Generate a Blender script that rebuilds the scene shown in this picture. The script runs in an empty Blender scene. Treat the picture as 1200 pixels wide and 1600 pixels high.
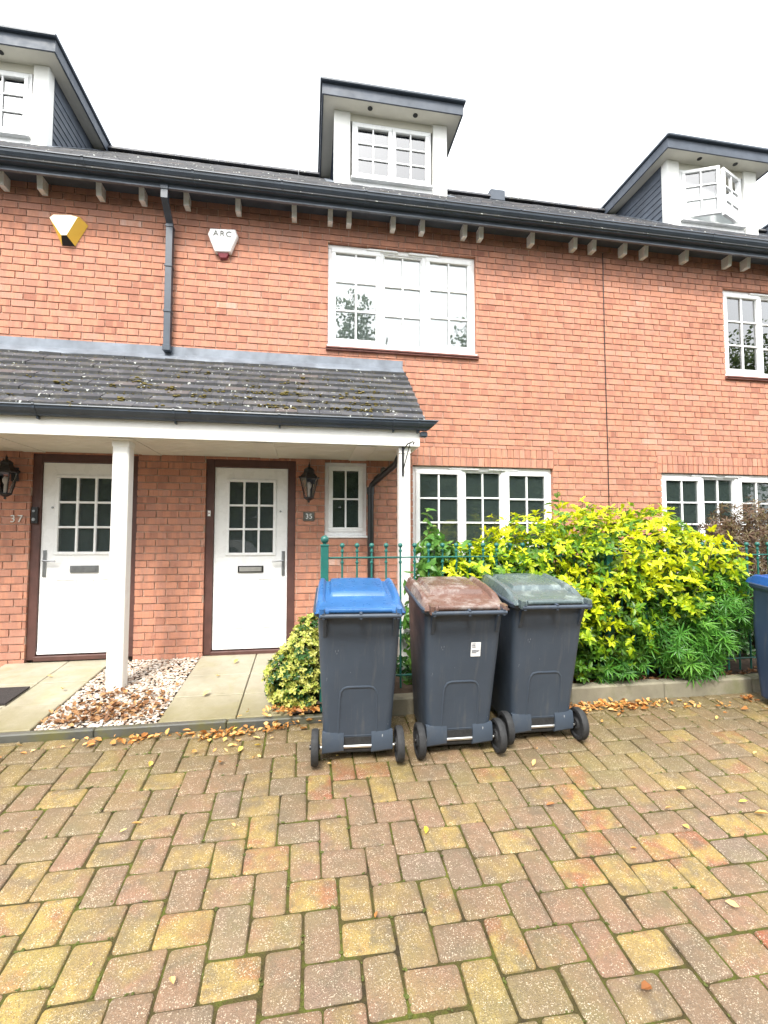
import bpy, math, random
import numpy as np
from mathutils import Vector, Matrix
R = math.radians
random.seed(7)
rng = np.random.default_rng(11)
scene = bpy.context.scene
C = scene.collection

# ------------------------------------------------------------------ camera
cam_d = bpy.data.cameras.new('camera')
cam = bpy.data.objects.new('camera', cam_d)
C.objects.link(cam)
cam.location = (0, -5.2, 1.47)
cam.rotation_euler = (R(93.0), 0, R(-9.4))
cam_d.sensor_fit = 'VERTICAL'
cam_d.sensor_height = 36
cam_d.sensor_width = 27
cam_d.lens = 36 * 720 / 1600
cam_d.clip_start = 0.05
cam_d.clip_end = 2000
scene.camera = cam

# ------------------------------------------------------------------ light
SUN_EL, SUN_AZ = R(52), R(200)      # azimuth clockwise from +Y
w = bpy.data.worlds.new('World')
scene.world = w
w.use_nodes = True
nt = w.node_tree
nt.nodes.clear()
out = nt.nodes.new('ShaderNodeOutputWorld')
bg = nt.nodes.new('ShaderNodeBackground')
sky = nt.nodes.new('ShaderNodeTexSky')
sky.sky_type = 'NISHITA'
sky.sun_disc = False
sky.sun_elevation = SUN_EL
sky.sun_rotation = SUN_AZ
sky.dust_density = 6
sky.air_density = 1.2
sky.ozone_density = 1.0
hsv = nt.nodes.new('ShaderNodeHueSaturation')      # cloud cover greys the blue out
hsv.inputs['Saturation'].default_value = 0.16
hsv.inputs['Value'].default_value = 1.0
nt.links.new(sky.outputs[0], hsv.inputs['Color'])
cloud = nt.nodes.new('ShaderNodeMix'); cloud.data_type = 'RGBA'      # overcast: even bright cloud over most of the sky
cloud.inputs[0].default_value = 0.7
cloud.inputs[7].default_value = (4.9, 5.05, 5.2, 1)
nt.links.new(hsv.outputs[0], cloud.inputs[6])
nt.links.new(cloud.outputs[2], bg.inputs[0])
bg.inputs[1].default_value = 0.15
nt.links.new(bg.outputs[0], out.inputs[0])
sd = bpy.data.lights.new('sun', 'SUN')
sd.energy = 1.3
sd.angle = R(14)
sd.color = (1.0, 0.95, 0.86)
sun = bpy.data.objects.new('sun', sd)
C.objects.link(sun)
sdir = Vector((math.sin(SUN_AZ) * math.cos(SUN_EL), math.cos(SUN_AZ) * math.cos(SUN_EL), math.sin(SUN_EL)))
sun.rotation_euler = sdir.to_track_quat('Z', 'Y').to_euler()
sun.location = sdir * 30
scene.view_settings.view_transform = 'Standard'
scene.view_settings.look = 'None'
scene.view_settings.exposure = 1.95
scene.view_settings.gamma = 1
scene.view_settings.use_curve_mapping = False
scene.cycles.max_bounces = 8

# ------------------------------------------------------------------ materials
class NB:
    def __init__(s, name):
        s.m = bpy.data.materials.new(name)
        s.m.use_nodes = True
        s.t = s.m.node_tree
        s.t.nodes.clear()
        s.o = s.t.nodes.new('ShaderNodeOutputMaterial')
        s.b = s.t.nodes.new('ShaderNodeBsdfPrincipled')
        s.t.links.new(s.b.outputs[0], s.o.inputs[0])
        s.tc = s.t.nodes.new('ShaderNodeTexCoord')
    def link(s, a, b): s.t.links.new(a, b)
    def node(s, ty, **k):
        n = s.t.nodes.new(ty)
        for a, v in k.items(): setattr(n, a, v)
        return n
    def mapping(s, scale=(1, 1, 1), src='Object'):
        n = s.node('ShaderNodeMapping')
        n.inputs['Scale'].default_value = scale
        s.link(s.tc.outputs[src], n.inputs[0])
        return n.outputs[0]
    def noise(s, scale, detail=4, rough=.55, vec=None, dist=0):
        n = s.node('ShaderNodeTexNoise')
        n.inputs['Scale'].default_value = scale
        n.inputs['Detail'].default_value = detail
        n.inputs['Roughness'].default_value = rough
        n.inputs['Distortion'].default_value = dist
        s.link(vec if vec is not None else s.tc.outputs['Object'], n.inputs['Vector'])
        return n.outputs['Fac']
    def voronoi(s, scale, out='Distance', vec=None):
        n = s.node('ShaderNodeTexVoronoi')
        n.inputs['Scale'].default_value = scale
        s.link(vec if vec is not None else s.tc.outputs['Object'], n.inputs['Vector'])
        return n.outputs[out]
    def ramp(s, fac, stops, interp='LINEAR'):
        n = s.node('ShaderNodeValToRGB')
        n.color_ramp.interpolation = interp
        e = n.color_ramp.elements
        while len(e) < len(stops): e.new(0.5)
        for i, (p, c) in enumerate(stops):
            e[i].position = p
            e[i].color = (c[0], c[1], c[2], 1) if len(c) == 3 else c
        s.link(fac, n.inputs[0])
        return n.outputs[0]
    def mix(s, fac, a, b, mode='MIX'):
        n = s.node('ShaderNodeMix', data_type='RGBA', blend_type=mode)
        for sock, v in ((n.inputs[0], fac), (n.inputs[6], a), (n.inputs[7], b)):
            if hasattr(v, 'node'): s.link(v, sock)
            elif isinstance(v, (int, float)): sock.default_value = v
            else: sock.default_value = (v[0], v[1], v[2], 1)
        return n.outputs[2]
    def math(s, op, a, b=0.5):
        n = s.node('ShaderNodeMath', operation=op)
        for sock, v in ((n.inputs[0], a), (n.inputs[1], b)):
            if hasattr(v, 'node'): s.link(v, sock)
            else: sock.default_value = v
        return n.outputs[0]
    def attr(s, name):
        n = s.node('ShaderNodeAttribute', attribute_name=name)
        return n.outputs['Fac']
    def bump(s, h, strength=.3, dist=.01):
        n = s.node('ShaderNodeBump')
        n.inputs['Strength'].default_value = strength
        n.inputs['Distance'].default_value = dist
        s.link(h, n.inputs['Height'])
        s.link(n.outputs[0], s.b.inputs['Normal'])
    def set(s, col=None, rough=.6, spec=.5, metal=0):
        if col is not None:
            if hasattr(col, 'node'): s.link(col, s.b.inputs['Base Color'])
            else: s.b.inputs['Base Color'].default_value = (*col, 1)
        if hasattr(rough, 'node'): s.link(rough, s.b.inputs['Roughness'])
        else: s.b.inputs['Roughness'].default_value = rough
        s.b.inputs['Specular IOR Level'].default_value = spec
        s.b.inputs['Metallic'].default_value = metal
        return s.m

def simple(name, col, rough=.5, var=.12, scale=6, bump=0, bscale=60, metal=0, spec=.5, dirt=None):
    n = NB(name)
    f = n.noise(scale, 5)
    lo = tuple(c * (1 - var) for c in col); hi = tuple(min(1, c * (1 + var)) for c in col)
    c = n.ramp(f, [(.3, lo), (.7, hi)])
    if dirt:
        d = n.ramp(n.noise(dirt[1], 6, .7), [(dirt[2], (0, 0, 0)), (dirt[2] + .15, (1, 1, 1))])
        c = n.mix(d, c, dirt[0])
    if bump: n.bump(n.noise(bscale, 3), bump, .004)
    r = n.ramp(n.noise(scale * 3, 3), [(.3, (rough * .85,) * 3), (.7, (min(1, rough * 1.15),) * 3)])
    return n.set(c, r, spec, metal)

M = {}
# brick: tone picks the brick's own colour, kiss marks stripe it
n = NB('brick')
t1, t2 = n.attr('tone'), n.attr('tone2')
base = n.ramp(t1, [(0, (.30, .13, .09)), (.3, (.38, .18, .125)), (.65, (.44, .22, .158)), (.93, (.50, .28, .21)), (1, (.57, .38, .31))])
mp = n.node('ShaderNodeCombineXYZ')
sx = n.node('ShaderNodeSeparateXYZ'); n.link(n.tc.outputs['Object'], sx.inputs[0])
n.link(n.math('ADD', n.math('MULTIPLY', sx.outputs[0], 11.0), n.math('MULTIPLY', t2, 37.0)), mp.inputs[0])
n.link(n.math('MULTIPLY', t2, 91.0), mp.inputs[1])
kiss = n.noise(1.0, 1, .4, mp.outputs[0])
kf = n.ramp(kiss, [(.47, (0, 0, 0)), (.53, (1, 1, 1))])
c = n.mix(n.math('MULTIPLY', kf, .6), base, (.56, .26, .165))
mp2 = n.node('ShaderNodeCombineXYZ')
n.link(n.math('MULTIPLY', sx.outputs[0], 130.0), mp2.inputs[0]); n.link(n.math('MULTIPLY', sx.outputs[2], 9.0), mp2.inputs[2]); n.link(n.math('MULTIPLY', t2, 20.0), mp2.inputs[1])
drag = n.noise(1.0, 4, .7, mp2.outputs[0])
c = n.mix(n.ramp(drag, [(.5, (0, 0, 0)), (.75, (.55,) * 3)]), c, (.27, .075, .045))
eff = n.ramp(n.noise(1.3, 6, .7), [(.56, (0, 0, 0)), (.8, (.45,) * 3)])
c = n.mix(eff, c, (.58, .38, .31))
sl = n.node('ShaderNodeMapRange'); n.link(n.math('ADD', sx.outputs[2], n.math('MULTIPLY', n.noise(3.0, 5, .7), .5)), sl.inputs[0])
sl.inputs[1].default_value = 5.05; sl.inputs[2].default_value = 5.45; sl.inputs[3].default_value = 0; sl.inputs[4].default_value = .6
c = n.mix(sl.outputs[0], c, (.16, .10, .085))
c = n.mix(n.ramp(n.noise(.9, 6, .65), [(.55, (0, 0, 0)), (.75, (.35,) * 3)]), c, (.25, .12, .08))
n.bump(n.math('ADD', drag, n.noise(220, 3)), .55, .004)
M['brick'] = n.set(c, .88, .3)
n = NB('mortar')
M['mortar'] = n.set(n.ramp(n.noise(30, 6), [(.3, (.42, .29, .22)), (.7, (.58, .45, .36))]), .95, .2)
M['white'] = simple('white_upvc', (.84, .85, .85), .28, .02, 4, spec=.5)
M['white_wood'] = simple('white_painted_wood', (.80, .80, .77), .42, .04, 8, .15, 90, dirt=((.5, .47, .38), 9, .68))
M['cream'] = simple('cream_soffit', (.62, .60, .52), .5, .05, 5)
M['slate_plastic'] = simple('dark_gutter_plastic', (.042, .056, .076), .38, .2, 5, dirt=((.09, .11, .115), 14, .6))
M['fascia_dark'] = simple('dark_fascia', (.060, .074, .098), .6, .2, 4, .2, 40)
M['black'] = simple('black_metal', (.012, .012, .013), .35, .2, 20)
M['green'] = simple('green_painted_metal', (.014, .115, .095), .4, .2, 9, .12, 120, dirt=((.03, .09, .07), 30, .66))
M['brown_frame'] = simple('brown_timber_frame', (.085, .038, .031), .5, .2, 10, .25, 50)
M['lead'] = simple('lead_flashing', (.15, .17, .20), .6, .25, 5, .4, 14, metal=.3, dirt=((.33, .36, .38), 6, .62))
M['chrome'] = simple('chrome', (.80, .80, .78), .34, .05, 20, metal=1)
M['steel'] = simple('satin_steel', (.35, .36, .37), .35, .1, 20, metal=.9)
M['rubber'] = simple('rubber', (.022, .023, .025), .75, .3, 20, .3, 90)
M['bin_body'] = simple('bin_slate_plastic', (.042, .057, .080), .5, .1, 3, .14, 260, dirt=((.11, .11, .105), 7, .72))
M['bin_body_blue'] = simple('bin_navy_plastic', (.035, .055, .105), .4, .12, 3, .14, 260, dirt=((.10, .10, .11), 7, .66))
for key, col in (('bin_body', (.042, .057, .080)), ('bin_body_blue', (.030, .05, .10))):
    n = NB('scuffed_' + key)
    c = n.ramp(n.noise(3, 5), [(.3, tuple(q * .88 for q in col)), (.7, tuple(q * 1.15 for q in col))])
    st_ = n.noise(1.0, 5, .7, n.mapping((26, 26, 2.2)))
    c = n.mix(n.ramp(st_, [(.55, (0, 0, 0)), (.8, (.5,) * 3)]), c, (.12, .12, .115))
    sc_ = n.noise(1.0, 2, .5, n.mapping((60, 60, 14)))
    c = n.mix(n.ramp(sc_, [(.76, (0, 0, 0)), (.79, (.8,) * 3)]), c, (.34, .35, .36))
    c = n.mix(n.ramp(n.noise(6, 6, .75), [(.6, (0, 0, 0)), (.8, (.35,) * 3)]), c, (.11, .10, .085))
    n.bump(n.noise(260, 3), .15, .003)
    M[key] = n.set(c, n.ramp(n.noise(5, 4), [(.3, (.38,) * 3), (.7, (.6,) * 3)]), .45)
M['lid_blue'] = simple('blue_lid_plastic', (.03, .11, .28), .3, .15, 6, .1, 200, dirt=((.10, .20, .38), 6, .6))
M['lid_navy'] = simple('navy_lid_plastic', (.015, .075, .27), .3, .12, 6, .1, 200)
M['lid_brown'] = simple('brown_lid_plastic', (.13, .075, .06), .28, .15, 6, .1, 200, dirt=((.30, .27, .25), 4, .48))
M['lid_grey'] = simple('grey_lid_plastic', (.085, .115, .12), .28, .1, 6, .1, 200, dirt=((.24, .29, .28), 5, .55))
M['sticker'] = simple('paper_sticker', (.82, .83, .84), .5, .02)
M['print'] = simple('printed_grey', (.16, .17, .2), .6, .05)
M['sill_tile'] = simple('brown_sill_tile', (.20, .085, .07), .75, .25, 12, .4, 60)
M['yellow'] = simple('yellow_alarm_plastic', (.80, .50, .06), .4, .05)
M['pale_yellow'] = simple('pale_yellow_plastic', (.88, .80, .56), .4, .06, 9)  # paler yellow for the front face of the alarm box
M['red_dark'] = simple('dark_red_lens', (.18, .03, .04), .3, .1)
M['plaque'] = simple('dark_slate_plaque', (.10, .10, .085), .6, .3, 30, .3, 60)
M['digits'] = simple('pale_metal_digits', (.62, .60, .55), .4, .05, metal=.2)
M['kerb'] = simple('concrete_kerb', (.22, .20, .145), .85, .25, 4, .6, 80, dirt=((.17, .165, .09), 3, .52))
M['kerb_dark'] = simple('wet_edging', (.075, .075, .065), .5, .3, 4, .5, 80, dirt=((.10, .095, .035), 3, .45))
M['soil'] = simple('soil', (.055, .036, .024), .95, .4, 12, 1, 60)
M['mat'] = simple('doormat_fibre', (.03, .025, .024), .95, .3, 60, 1, 300)
M['blind'] = simple('white_blind', (.90, .92, .93), .8, .03)
M['van'] = simple('white_van_paint', (.72, .73, .74), .25, .03)
M['asphalt'] = simple('asphalt', (.06, .06, .062), .9, .2, 40, .6, 200)
M['room'] = simple('room_plaster', (.35, .35, .33), .9, .1)
M['bark'] = simple('bark', (.10, .075, .05), .9, .35, 8, .8, 30)
M['twig'] = simple('green_brown_twig', (.09, .085, .035), .8, .3, 20)

# path slabs: buff stone, algae in patches of its own
n = NB('path_slab')
c = n.ramp(n.noise(3, 6, .65), [(.25, (.26, .235, .17)), (.55, (.34, .31, .235)), (.8, (.43, .39, .30))])
c = n.mix(n.ramp(n.noise(2.2, 5, .7, dist=.6), [(.5, (0, 0, 0)), (.72, (.7,) * 3)]), c, (.27, .25, .12))
sy_ = n.node('ShaderNodeSeparateXYZ'); n.link(n.tc.outputs['Object'], sy_.inputs[0])
mr = n.node('ShaderNodeMapRange'); n.link(n.math('SUBTRACT', n.math('MULTIPLY', n.noise(3.2, 5, .7), .9), sy_.outputs[1]), mr.inputs[0])
mr.inputs[1].default_value = 1.25; mr.inputs[2].default_value = 1.95; mr.inputs[3].default_value = 0; mr.inputs[4].default_value = .85
c = n.mix(mr.outputs[0], c, (.16, .135, .055))
c = n.mix(n.ramp(n.noise(9, 6, .7), [(.56, (0, 0, 0)), (.72, (.5,) * 3)]), c, (.20, .18, .13))
n.bump(n.noise(50, 5), .3, .006)
M['slab'] = n.set(c, .7)
# roof tiles
n = NB('roof_tile')
t1 = n.attr('tone')
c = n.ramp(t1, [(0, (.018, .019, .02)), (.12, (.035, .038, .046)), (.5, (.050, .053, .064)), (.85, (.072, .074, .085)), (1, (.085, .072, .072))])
c = n.mix(n.ramp(n.noise(9, 6, .7), [(.5, (0, 0, 0)), (.75, (.6,) * 3)]), c, (.12, .11, .08))
sp = n.ramp(n.noise(34, 2, .5), [(.66, (0, 0, 0)), (.70, (1, 1, 1))])
sp = n.math('MULTIPLY', sp, n.ramp(n.noise(6, 3), [(.44, (0, 0, 0)), (.54, (1, 1, 1))]))
c = n.mix(sp, c, (.52, .54, .50))
n.bump(n.noise(70, 4), .5, .004)
M['tile'] = n.set(c, .62, .4)
M['moss'] = simple('moss', (.12, .095, .02), .95, .4, 60, 1, 200)
M['joint_moss'] = simple('joint_moss_green', (.085, .10, .018), .95, .4, 9, 1, 200)
# paving blocks
n = NB('paving_block')
t1, t2 = n.attr('tone'), n.attr('tone2')
big = n.noise(5.5, 3, .5, dist=.4)
k = n.math('ADD', n.math('MULTIPLY', t1, .74), n.math('MULTIPLY', n.math('SUBTRACT', big, .5), .9))
c = n.ramp(n.math('ADD', k, .10), [(0, (.17, .125, .075)), (.22, (.215, .135, .08)), (.44, (.25, .14, .085)), (.56, (.23, .155, .065)), (.76, (.36, .25, .065)), (.87, (.29, .12, .05)), (1, (.29, .08, .04))])
c = n.mix(n.ramp(t2, [(0, (.5,) * 3), (.12, (0, 0, 0))]), c, (.17, .14, .12))
c = n.mix(n.ramp(n.noise(22, 4, .6), [(.3, (.5,) * 3), (.6, (0, 0, 0))]), c, (.15, .105, .065))
dark = n.ramp(n.noise(6.5, 6, .75), [(.50, (0, 0, 0)), (.64, (.8,) * 3)])
c = n.mix(dark, c, (.13, .10, .065))
c = n.mix(n.ramp(n.noise(1.4, 5, .65), [(.48, (0, 0, 0)), (.68, (.55,) * 3)]), c, (.15, .11, .06))
alg = n.ramp(n.noise(1.1, 4, .6), [(.5, (0, 0, 0)), (.72, (.55,) * 3)])
c = n.mix(alg, c, (.24, .21, .06))
sy_ = n.node('ShaderNodeSeparateXYZ'); n.link(n.tc.outputs['Object'], sy_.inputs[0])
mr = n.node('ShaderNodeMapRange'); n.link(n.math('ADD', sy_.outputs[1], n.math('MULTIPLY', n.noise(2.2, 5, .65), .9)), mr.inputs[0])
mr.inputs[1].default_value = -2.1; mr.inputs[2].default_value = -1.0; mr.inputs[3].default_value = 0; mr.inputs[4].default_value = .85
c = n.mix(mr.outputs[0], c, (.115, .085, .03))
# exposed aggregate: pale grains, doubling as painted wet glints, and dark grains
v = n.voronoi(300, 'Color'); vs = n.node('ShaderNodeSeparateColor'); n.link(v, vs.inputs[0])
gr = n.math('MULTIPLY', n.ramp(vs.outputs[0], [(.84, (0, 0, 0)), (.94, (.8,) * 3)]), n.ramp(n.noise(18, 3, .6), [(.35, (.15,) * 3), (.65, (1,) * 3)]))
c = n.mix(gr, c, (.66, .56, .42))
gd = n.ramp(vs.outputs[1], [(.70, (0, 0, 0)), (.95, (.55,) * 3)])
c = n.mix(gd, c, (.09, .065, .045))
n.bump(n.math('ADD', n.voronoi(300), n.math('MULTIPLY', n.noise(40, 4), .8)), .55, .004)
M['paver'] = n.set(c, n.ramp(n.noise(3, 4), [(.35, (.42,) * 3), (.65, (.68,) * 3)]), .5)
n = NB('joint_sand')
c = n.ramp(n.noise(6, 6, .7), [(.35, (.045, .035, .02)), (.48, (.075, .062, .022)), (.58, (.09, .10, .02)), (.75, (.17, .17, .03))])
n.bump(n.noise(150, 4), 1, .01)
M['joint'] = n.set(c, .95, .2)
M['gravel'] = NB('gravel_stone')
n = M['gravel']
M['gravel'] = n.set(n.ramp(n.attr('tone'), [(0, (.24, .15, .10)), (.3, (.38, .29, .22)), (.7, (.48, .42, .35)), (1, (.66, .61, .55))]), .7)
n = NB('ground_earth')
M['ground'] = n.set(n.ramp(n.noise(.4, 6), [(.3, (.07, .075, .04)), (.7, (.12, .12, .07))]), .95)

def leafmat(name, stops, trans=.35, rough=.4):
    n = NB(name)
    c = n.ramp(n.attr('tone'), stops)
    c = n.mix(n.ramp(n.noise(25, 3), [(.35, (0, 0, 0)), (.7, (.25,) * 3)]), c, tuple(x * .6 for x in stops[len(stops) // 2][1]))
    n.set(c, rough, .4)
    tr = n.node('ShaderNodeBsdfTranslucent'); n.link(c, tr.inputs[0])
    mx = n.node('ShaderNodeMixShader'); mx.inputs[0].default_value = trans
    n.link(n.b.outputs[0], mx.inputs[1]); n.link(tr.outputs[0], mx.inputs[2]); n.link(mx.outputs[0], n.o.inputs[0])
    return n.m
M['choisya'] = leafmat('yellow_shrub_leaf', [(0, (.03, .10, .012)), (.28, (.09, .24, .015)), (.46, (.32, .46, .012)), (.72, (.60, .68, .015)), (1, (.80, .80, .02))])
M['narrow'] = leafmat('narrow_green_leaf', [(0, (.03, .12, .02)), (.5, (.08, .26, .03)), (1, (.20, .45, .06))])
M['euonymus'] = leafmat('variegated_leaf', [(0, (.05, .14, .02)), (.35, (.20, .30, .04)), (.6, (.50, .52, .10)), (1, (.72, .70, .22))])
M['vine'] = leafmat('climber_leaf', [(0, (.06, .18, .03)), (.6, (.13, .30, .05)), (1, (.32, .42, .12))])
M['maple'] = leafmat('reddish_maple_leaf', [(0, (.07, .035, .025)), (.5, (.14, .08, .05)), (.8, (.16, .14, .06)), (1, (.24, .17, .09))])
M['darkleaf'] = leafmat('dark_shrub_leaf', [(0, (.015, .06, .015)), (1, (.05, .14, .03))])
M['treeleaf'] = leafmat('tree_leaf', [(0, (.06, .10, .04)), (1, (.13, .18, .06))], .3, .5)
M['deadleaf'] = leafmat('fallen_leaf', [(0, (.26, .09, .03)), (.3, (.46, .19, .05)), (.6, (.66, .36, .11)), (.85, (.78, .56, .25)), (1, (.80, .62, .06))], .15, .55)
M['brownleaf'] = leafmat('brown_fallen_leaf', [(0, (.16, .07, .03)), (.5, (.30, .15, .065)), (1, (.52, .31, .13))], .15, .6)

def glass(name, boost=2.0, tint=(.86, .92, .92)):
    n = NB(name)
    n.t.nodes.remove(n.b)
    fr = n.node('ShaderNodeFresnel'); fr.inputs[0].default_value = 1.5
    f = n.math('MINIMUM', n.math('MULTIPLY', fr.outputs[0], boost), 1.0)
    g = n.node('ShaderNodeBsdfGlossy'); g.inputs['Roughness'].default_value = .01
    bp = n.node('ShaderNodeBump'); bp.inputs['Strength'].default_value = .05; bp.inputs['Distance'].default_value = .004
    n.link(n.noise(1.5, 2), bp.inputs['Height']); n.link(bp.outputs[0], g.inputs['Normal'])
    tr = n.node('ShaderNodeBsdfTransparent'); tr.inputs[0].default_value = (*tint, 1)
    mx = n.node('ShaderNodeMixShader')
    n.link(f, mx.inputs[0]); n.link(tr.outputs[0], mx.inputs[1]); n.link(g.outputs[0], mx.inputs[2]); n.link(mx.outputs[0], n.o.inputs[0])
    return n.m
M['glass'] = glass('window_glass', 5.2, (.94, .97, .96))
def lightened_glass(name, amount, col):  # flat grey-green mixed in to lighten dark panes in place of reflections
    m = glass(name, 4.0, (.94, .97, .96)); t_ = m.node_tree
    mo = next(q for q in t_.nodes if q.type == 'OUTPUT_MATERIAL'); src = mo.inputs[0].links[0].from_socket
    d_ = t_.nodes.new('ShaderNodeBsdfDiffuse'); d_.inputs[0].default_value = (*col, 1)
    mx = t_.nodes.new('ShaderNodeMixShader'); mx.inputs[0].default_value = amount
    t_.links.new(src, mx.inputs[1]); t_.links.new(d_.outputs[0], mx.inputs[2]); t_.links.new(mx.outputs[0], mo.inputs[0])
    return m
M['door_glass'] = lightened_glass('obscured_door_glass', .55, (.075, .095, .095))
M['ground_glass'] = lightened_glass('ground_floor_glass', .40, (.06, .085, .08))
M['lantern_glass'] = glass('lantern_glass', 2.0, (.8, .75, .7))

# ------------------------------------------------------------------ mesh builder
class MB:
    def __init__(s): s.v = []; s.f = []; s.t = []; s.t2 = []; s.tone = (.5, .5)
    def add(s, vs, fs, tone=None):
        o = len(s.v); s.v.extend([tuple(p) for p in vs])
        tn = tone or s.tone
        for f in fs:
            s.f.append(tuple(i + o for i in f)); s.t.append(tn[0]); s.t2.append(tn[1])
        return s
    def box(s, x0, x1, y0, y1, z0, z1, tone=None):
        return s.add([(x0, y0, z0), (x1, y0, z0), (x1, y1, z0), (x0, y1, z0), (x0, y0, z1), (x1, y0, z1), (x1, y1, z1), (x0, y1, z1)],
                     [(3, 2, 1, 0), (4, 5, 6, 7), (0, 1, 5, 4), (1, 2, 6, 5), (2, 3, 7, 6), (3, 0, 4, 7)], tone)
    def cbox(s, x0, x1, y0, y1, z0, z1, b=.004, tone=None):
        """box with all edges chamfered: loft of rounded-corner rings"""
        b = min(b, (x1 - x0) * .45, (y1 - y0) * .45, (z1 - z0) * .45)
        def ring(i, z):
            a = b * .9 + i
            return [(x0 + a, y0 + i, z), (x1 - a, y0 + i, z), (x1 - i, y0 + a, z), (x1 - i, y1 - a, z), (x1 - a, y1 - i, z), (x0 + a, y1 - i, z), (x0 + i, y1 - a, z), (x0 + i, y0 + a, z)]
        b2 = b * .9 if b * 1.9 < min(x1 - x0, y1 - y0) / 2 else 0.0
        s.loft([ring(b2, z0), ring(0, z0 + b), ring(0, z1 - b), ring(b2, z1)], tone=tone)
        return s
    def loft(s, rings, cap=True, tone=None, closed=True):
        n = len(rings[0]); vs = [p for r in rings for p in r]; fs = []
        m = n if closed else n - 1
        for k in range(len(rings) - 1):
            for i in range(m):
                j = (i + 1) % n
                fs.append((k * n + i, k * n + j, (k + 1) * n + j, (k + 1) * n + i))
        if cap:
            fs.append(tuple(reversed(range(n)))); fs.append(tuple((len(rings) - 1) * n + i for i in range(n)))
        return s.add(vs, fs, tone)
    def ext_x(s, prof, x0, x1, tone=None):     # prof [(y,z)] closed
        return s.loft([[(x0, y, z) for y, z in prof], [(x1, y, z) for y, z in prof]], tone=tone)
    def ext_y(s, prof, y0, y1, tone=None):     # prof [(x,z)]
        return s.loft([[(x, y0, z) for x, z in prof], [(x, y1, z) for x, z in prof]], tone=tone)
    def tube(s, pts, r, n=10, cap=True, tone=None):
        pts = [Vector(p) for p in pts]; rings = []
        rr = r if isinstance(r, (list, tuple)) else [r] * len(pts)
        prev = None
        for i, p in enumerate(pts):
            d = ((pts[min(i + 1, len(pts) - 1)] - pts[max(i - 1, 0)])).normalized()
            if prev is None:
                a = Vector((0, 0, 1)) if abs(d.z) < .9 else Vector((1, 0, 0))
                u = d.cross(a).normalized()
            else:
                u = (prev - d * prev.dot(d)).normalized()
            prev = u; v = d.cross(u)
            rings.append([p + (u * math.cos(2 * math.pi * k / n) + v * math.sin(2 * math.pi * k / n)) * rr[i] for k in range(n)])
        return s.loft(rings, cap, tone)
    def lathe(s, prof, c=(0, 0, 0), n=16, tone=None):     # prof [(r,z)]
        rings = [[(c[0] + max(r, 1e-4) * math.cos(2 * math.pi * k / n), c[1] + max(r, 1e-4) * math.sin(2 * math.pi * k / n), c[2] + z) for k in range(n)] for r, z in prof]
        return s.loft(rings, True, tone)
    def ball(s, c, r, n=12, m=8):
        return s.lathe([(r * math.sin(math.pi * i / m), -r * math.cos(math.pi * i / m)) for i in range(m + 1)], c, n)
    def build(s, name, mat, parent=None, smooth=False, attrs=False, kind=None):
        me = bpy.data.meshes.new(name)
        me.from_pydata(s.v, [], s.f)
        me.materials.append(M[mat] if isinstance(mat, str) else mat)
        if attrs or True:
            a = me.attributes.new('tone', 'FLOAT', 'FACE'); a.data.foreach_set('value', s.t)
            a = me.attributes.new('tone2', 'FLOAT', 'FACE'); a.data.foreach_set('value', s.t2)
        me.update()
        if smooth:
            me.polygons.foreach_set('use_smooth', [True] * len(me.polygons))
            try: me.set_sharp_from_angle(angle=R(35))
            except Exception: pass
        o = bpy.data.objects.new(name, me)
        C.objects.link(o)
        if parent is not None:
            o.parent = parent
            o.location = -getattr_loc(parent)
        if kind: o['kind'] = kind
        return o

ROOTLOC = {}
def getattr_loc(p):
    # world position of the parent (parts of parts sit at their parent's origin already)
    if p.parent is not None: return Vector((0, 0, 0))
    return Vector(p.get('_o', (0, 0, 0))) if False else Vector(ROOTLOC.get(p.name, (0, 0, 0)))

def tag(o, label=None, cat=None, group=None, kind=None):
    if label: o['label'] = label
    if cat: o['category'] = cat
    if group: o['group'] = group
    if kind: o['kind'] = kind
    return o
def thing(name, label, cat, loc=(0, 0, 0), group=None, local=False):
    """Empty at the thing's base; parts given in world coordinates unless local"""
    o = bpy.data.objects.new(name, None)
    o.empty_display_size = .2
    C.objects.link(o); o.location = loc
    if not local: ROOTLOC[o.name] = loc
    return tag(o, label, cat, group)

def text_mesh(txt, size, depth, font_space=1.0):
    cu = bpy.data.curves.new('lettering', 'FONT'); cu.body = txt; cu.size = size; cu.extrude = depth
    cu.align_x = 'CENTER'; cu.align_y = 'CENTER'; cu.space_character = font_space
    o = bpy.data.objects.new('lettering', cu); C.objects.link(o)
    dg = bpy.context.evaluated_depsgraph_get()
    me = bpy.data.meshes.new_from_object(o.evaluated_get(dg))
    bpy.data.objects.remove(o); bpy.data.curves.remove(cu)
    return me
def lettering(name, txt, size, loc, mat, parent, depth=.003, space=1.0):
    me = text_mesh(txt, size, depth, space)
    me.materials.clear(); me.materials.append(M[mat])
    o = bpy.data.objects.new(name, me); C.objects.link(o)
    o.parent = parent
    o.location = Vector(loc) - getattr_loc(parent)
    o.rotation_euler = (R(90), 0, 0)
    return o

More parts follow.
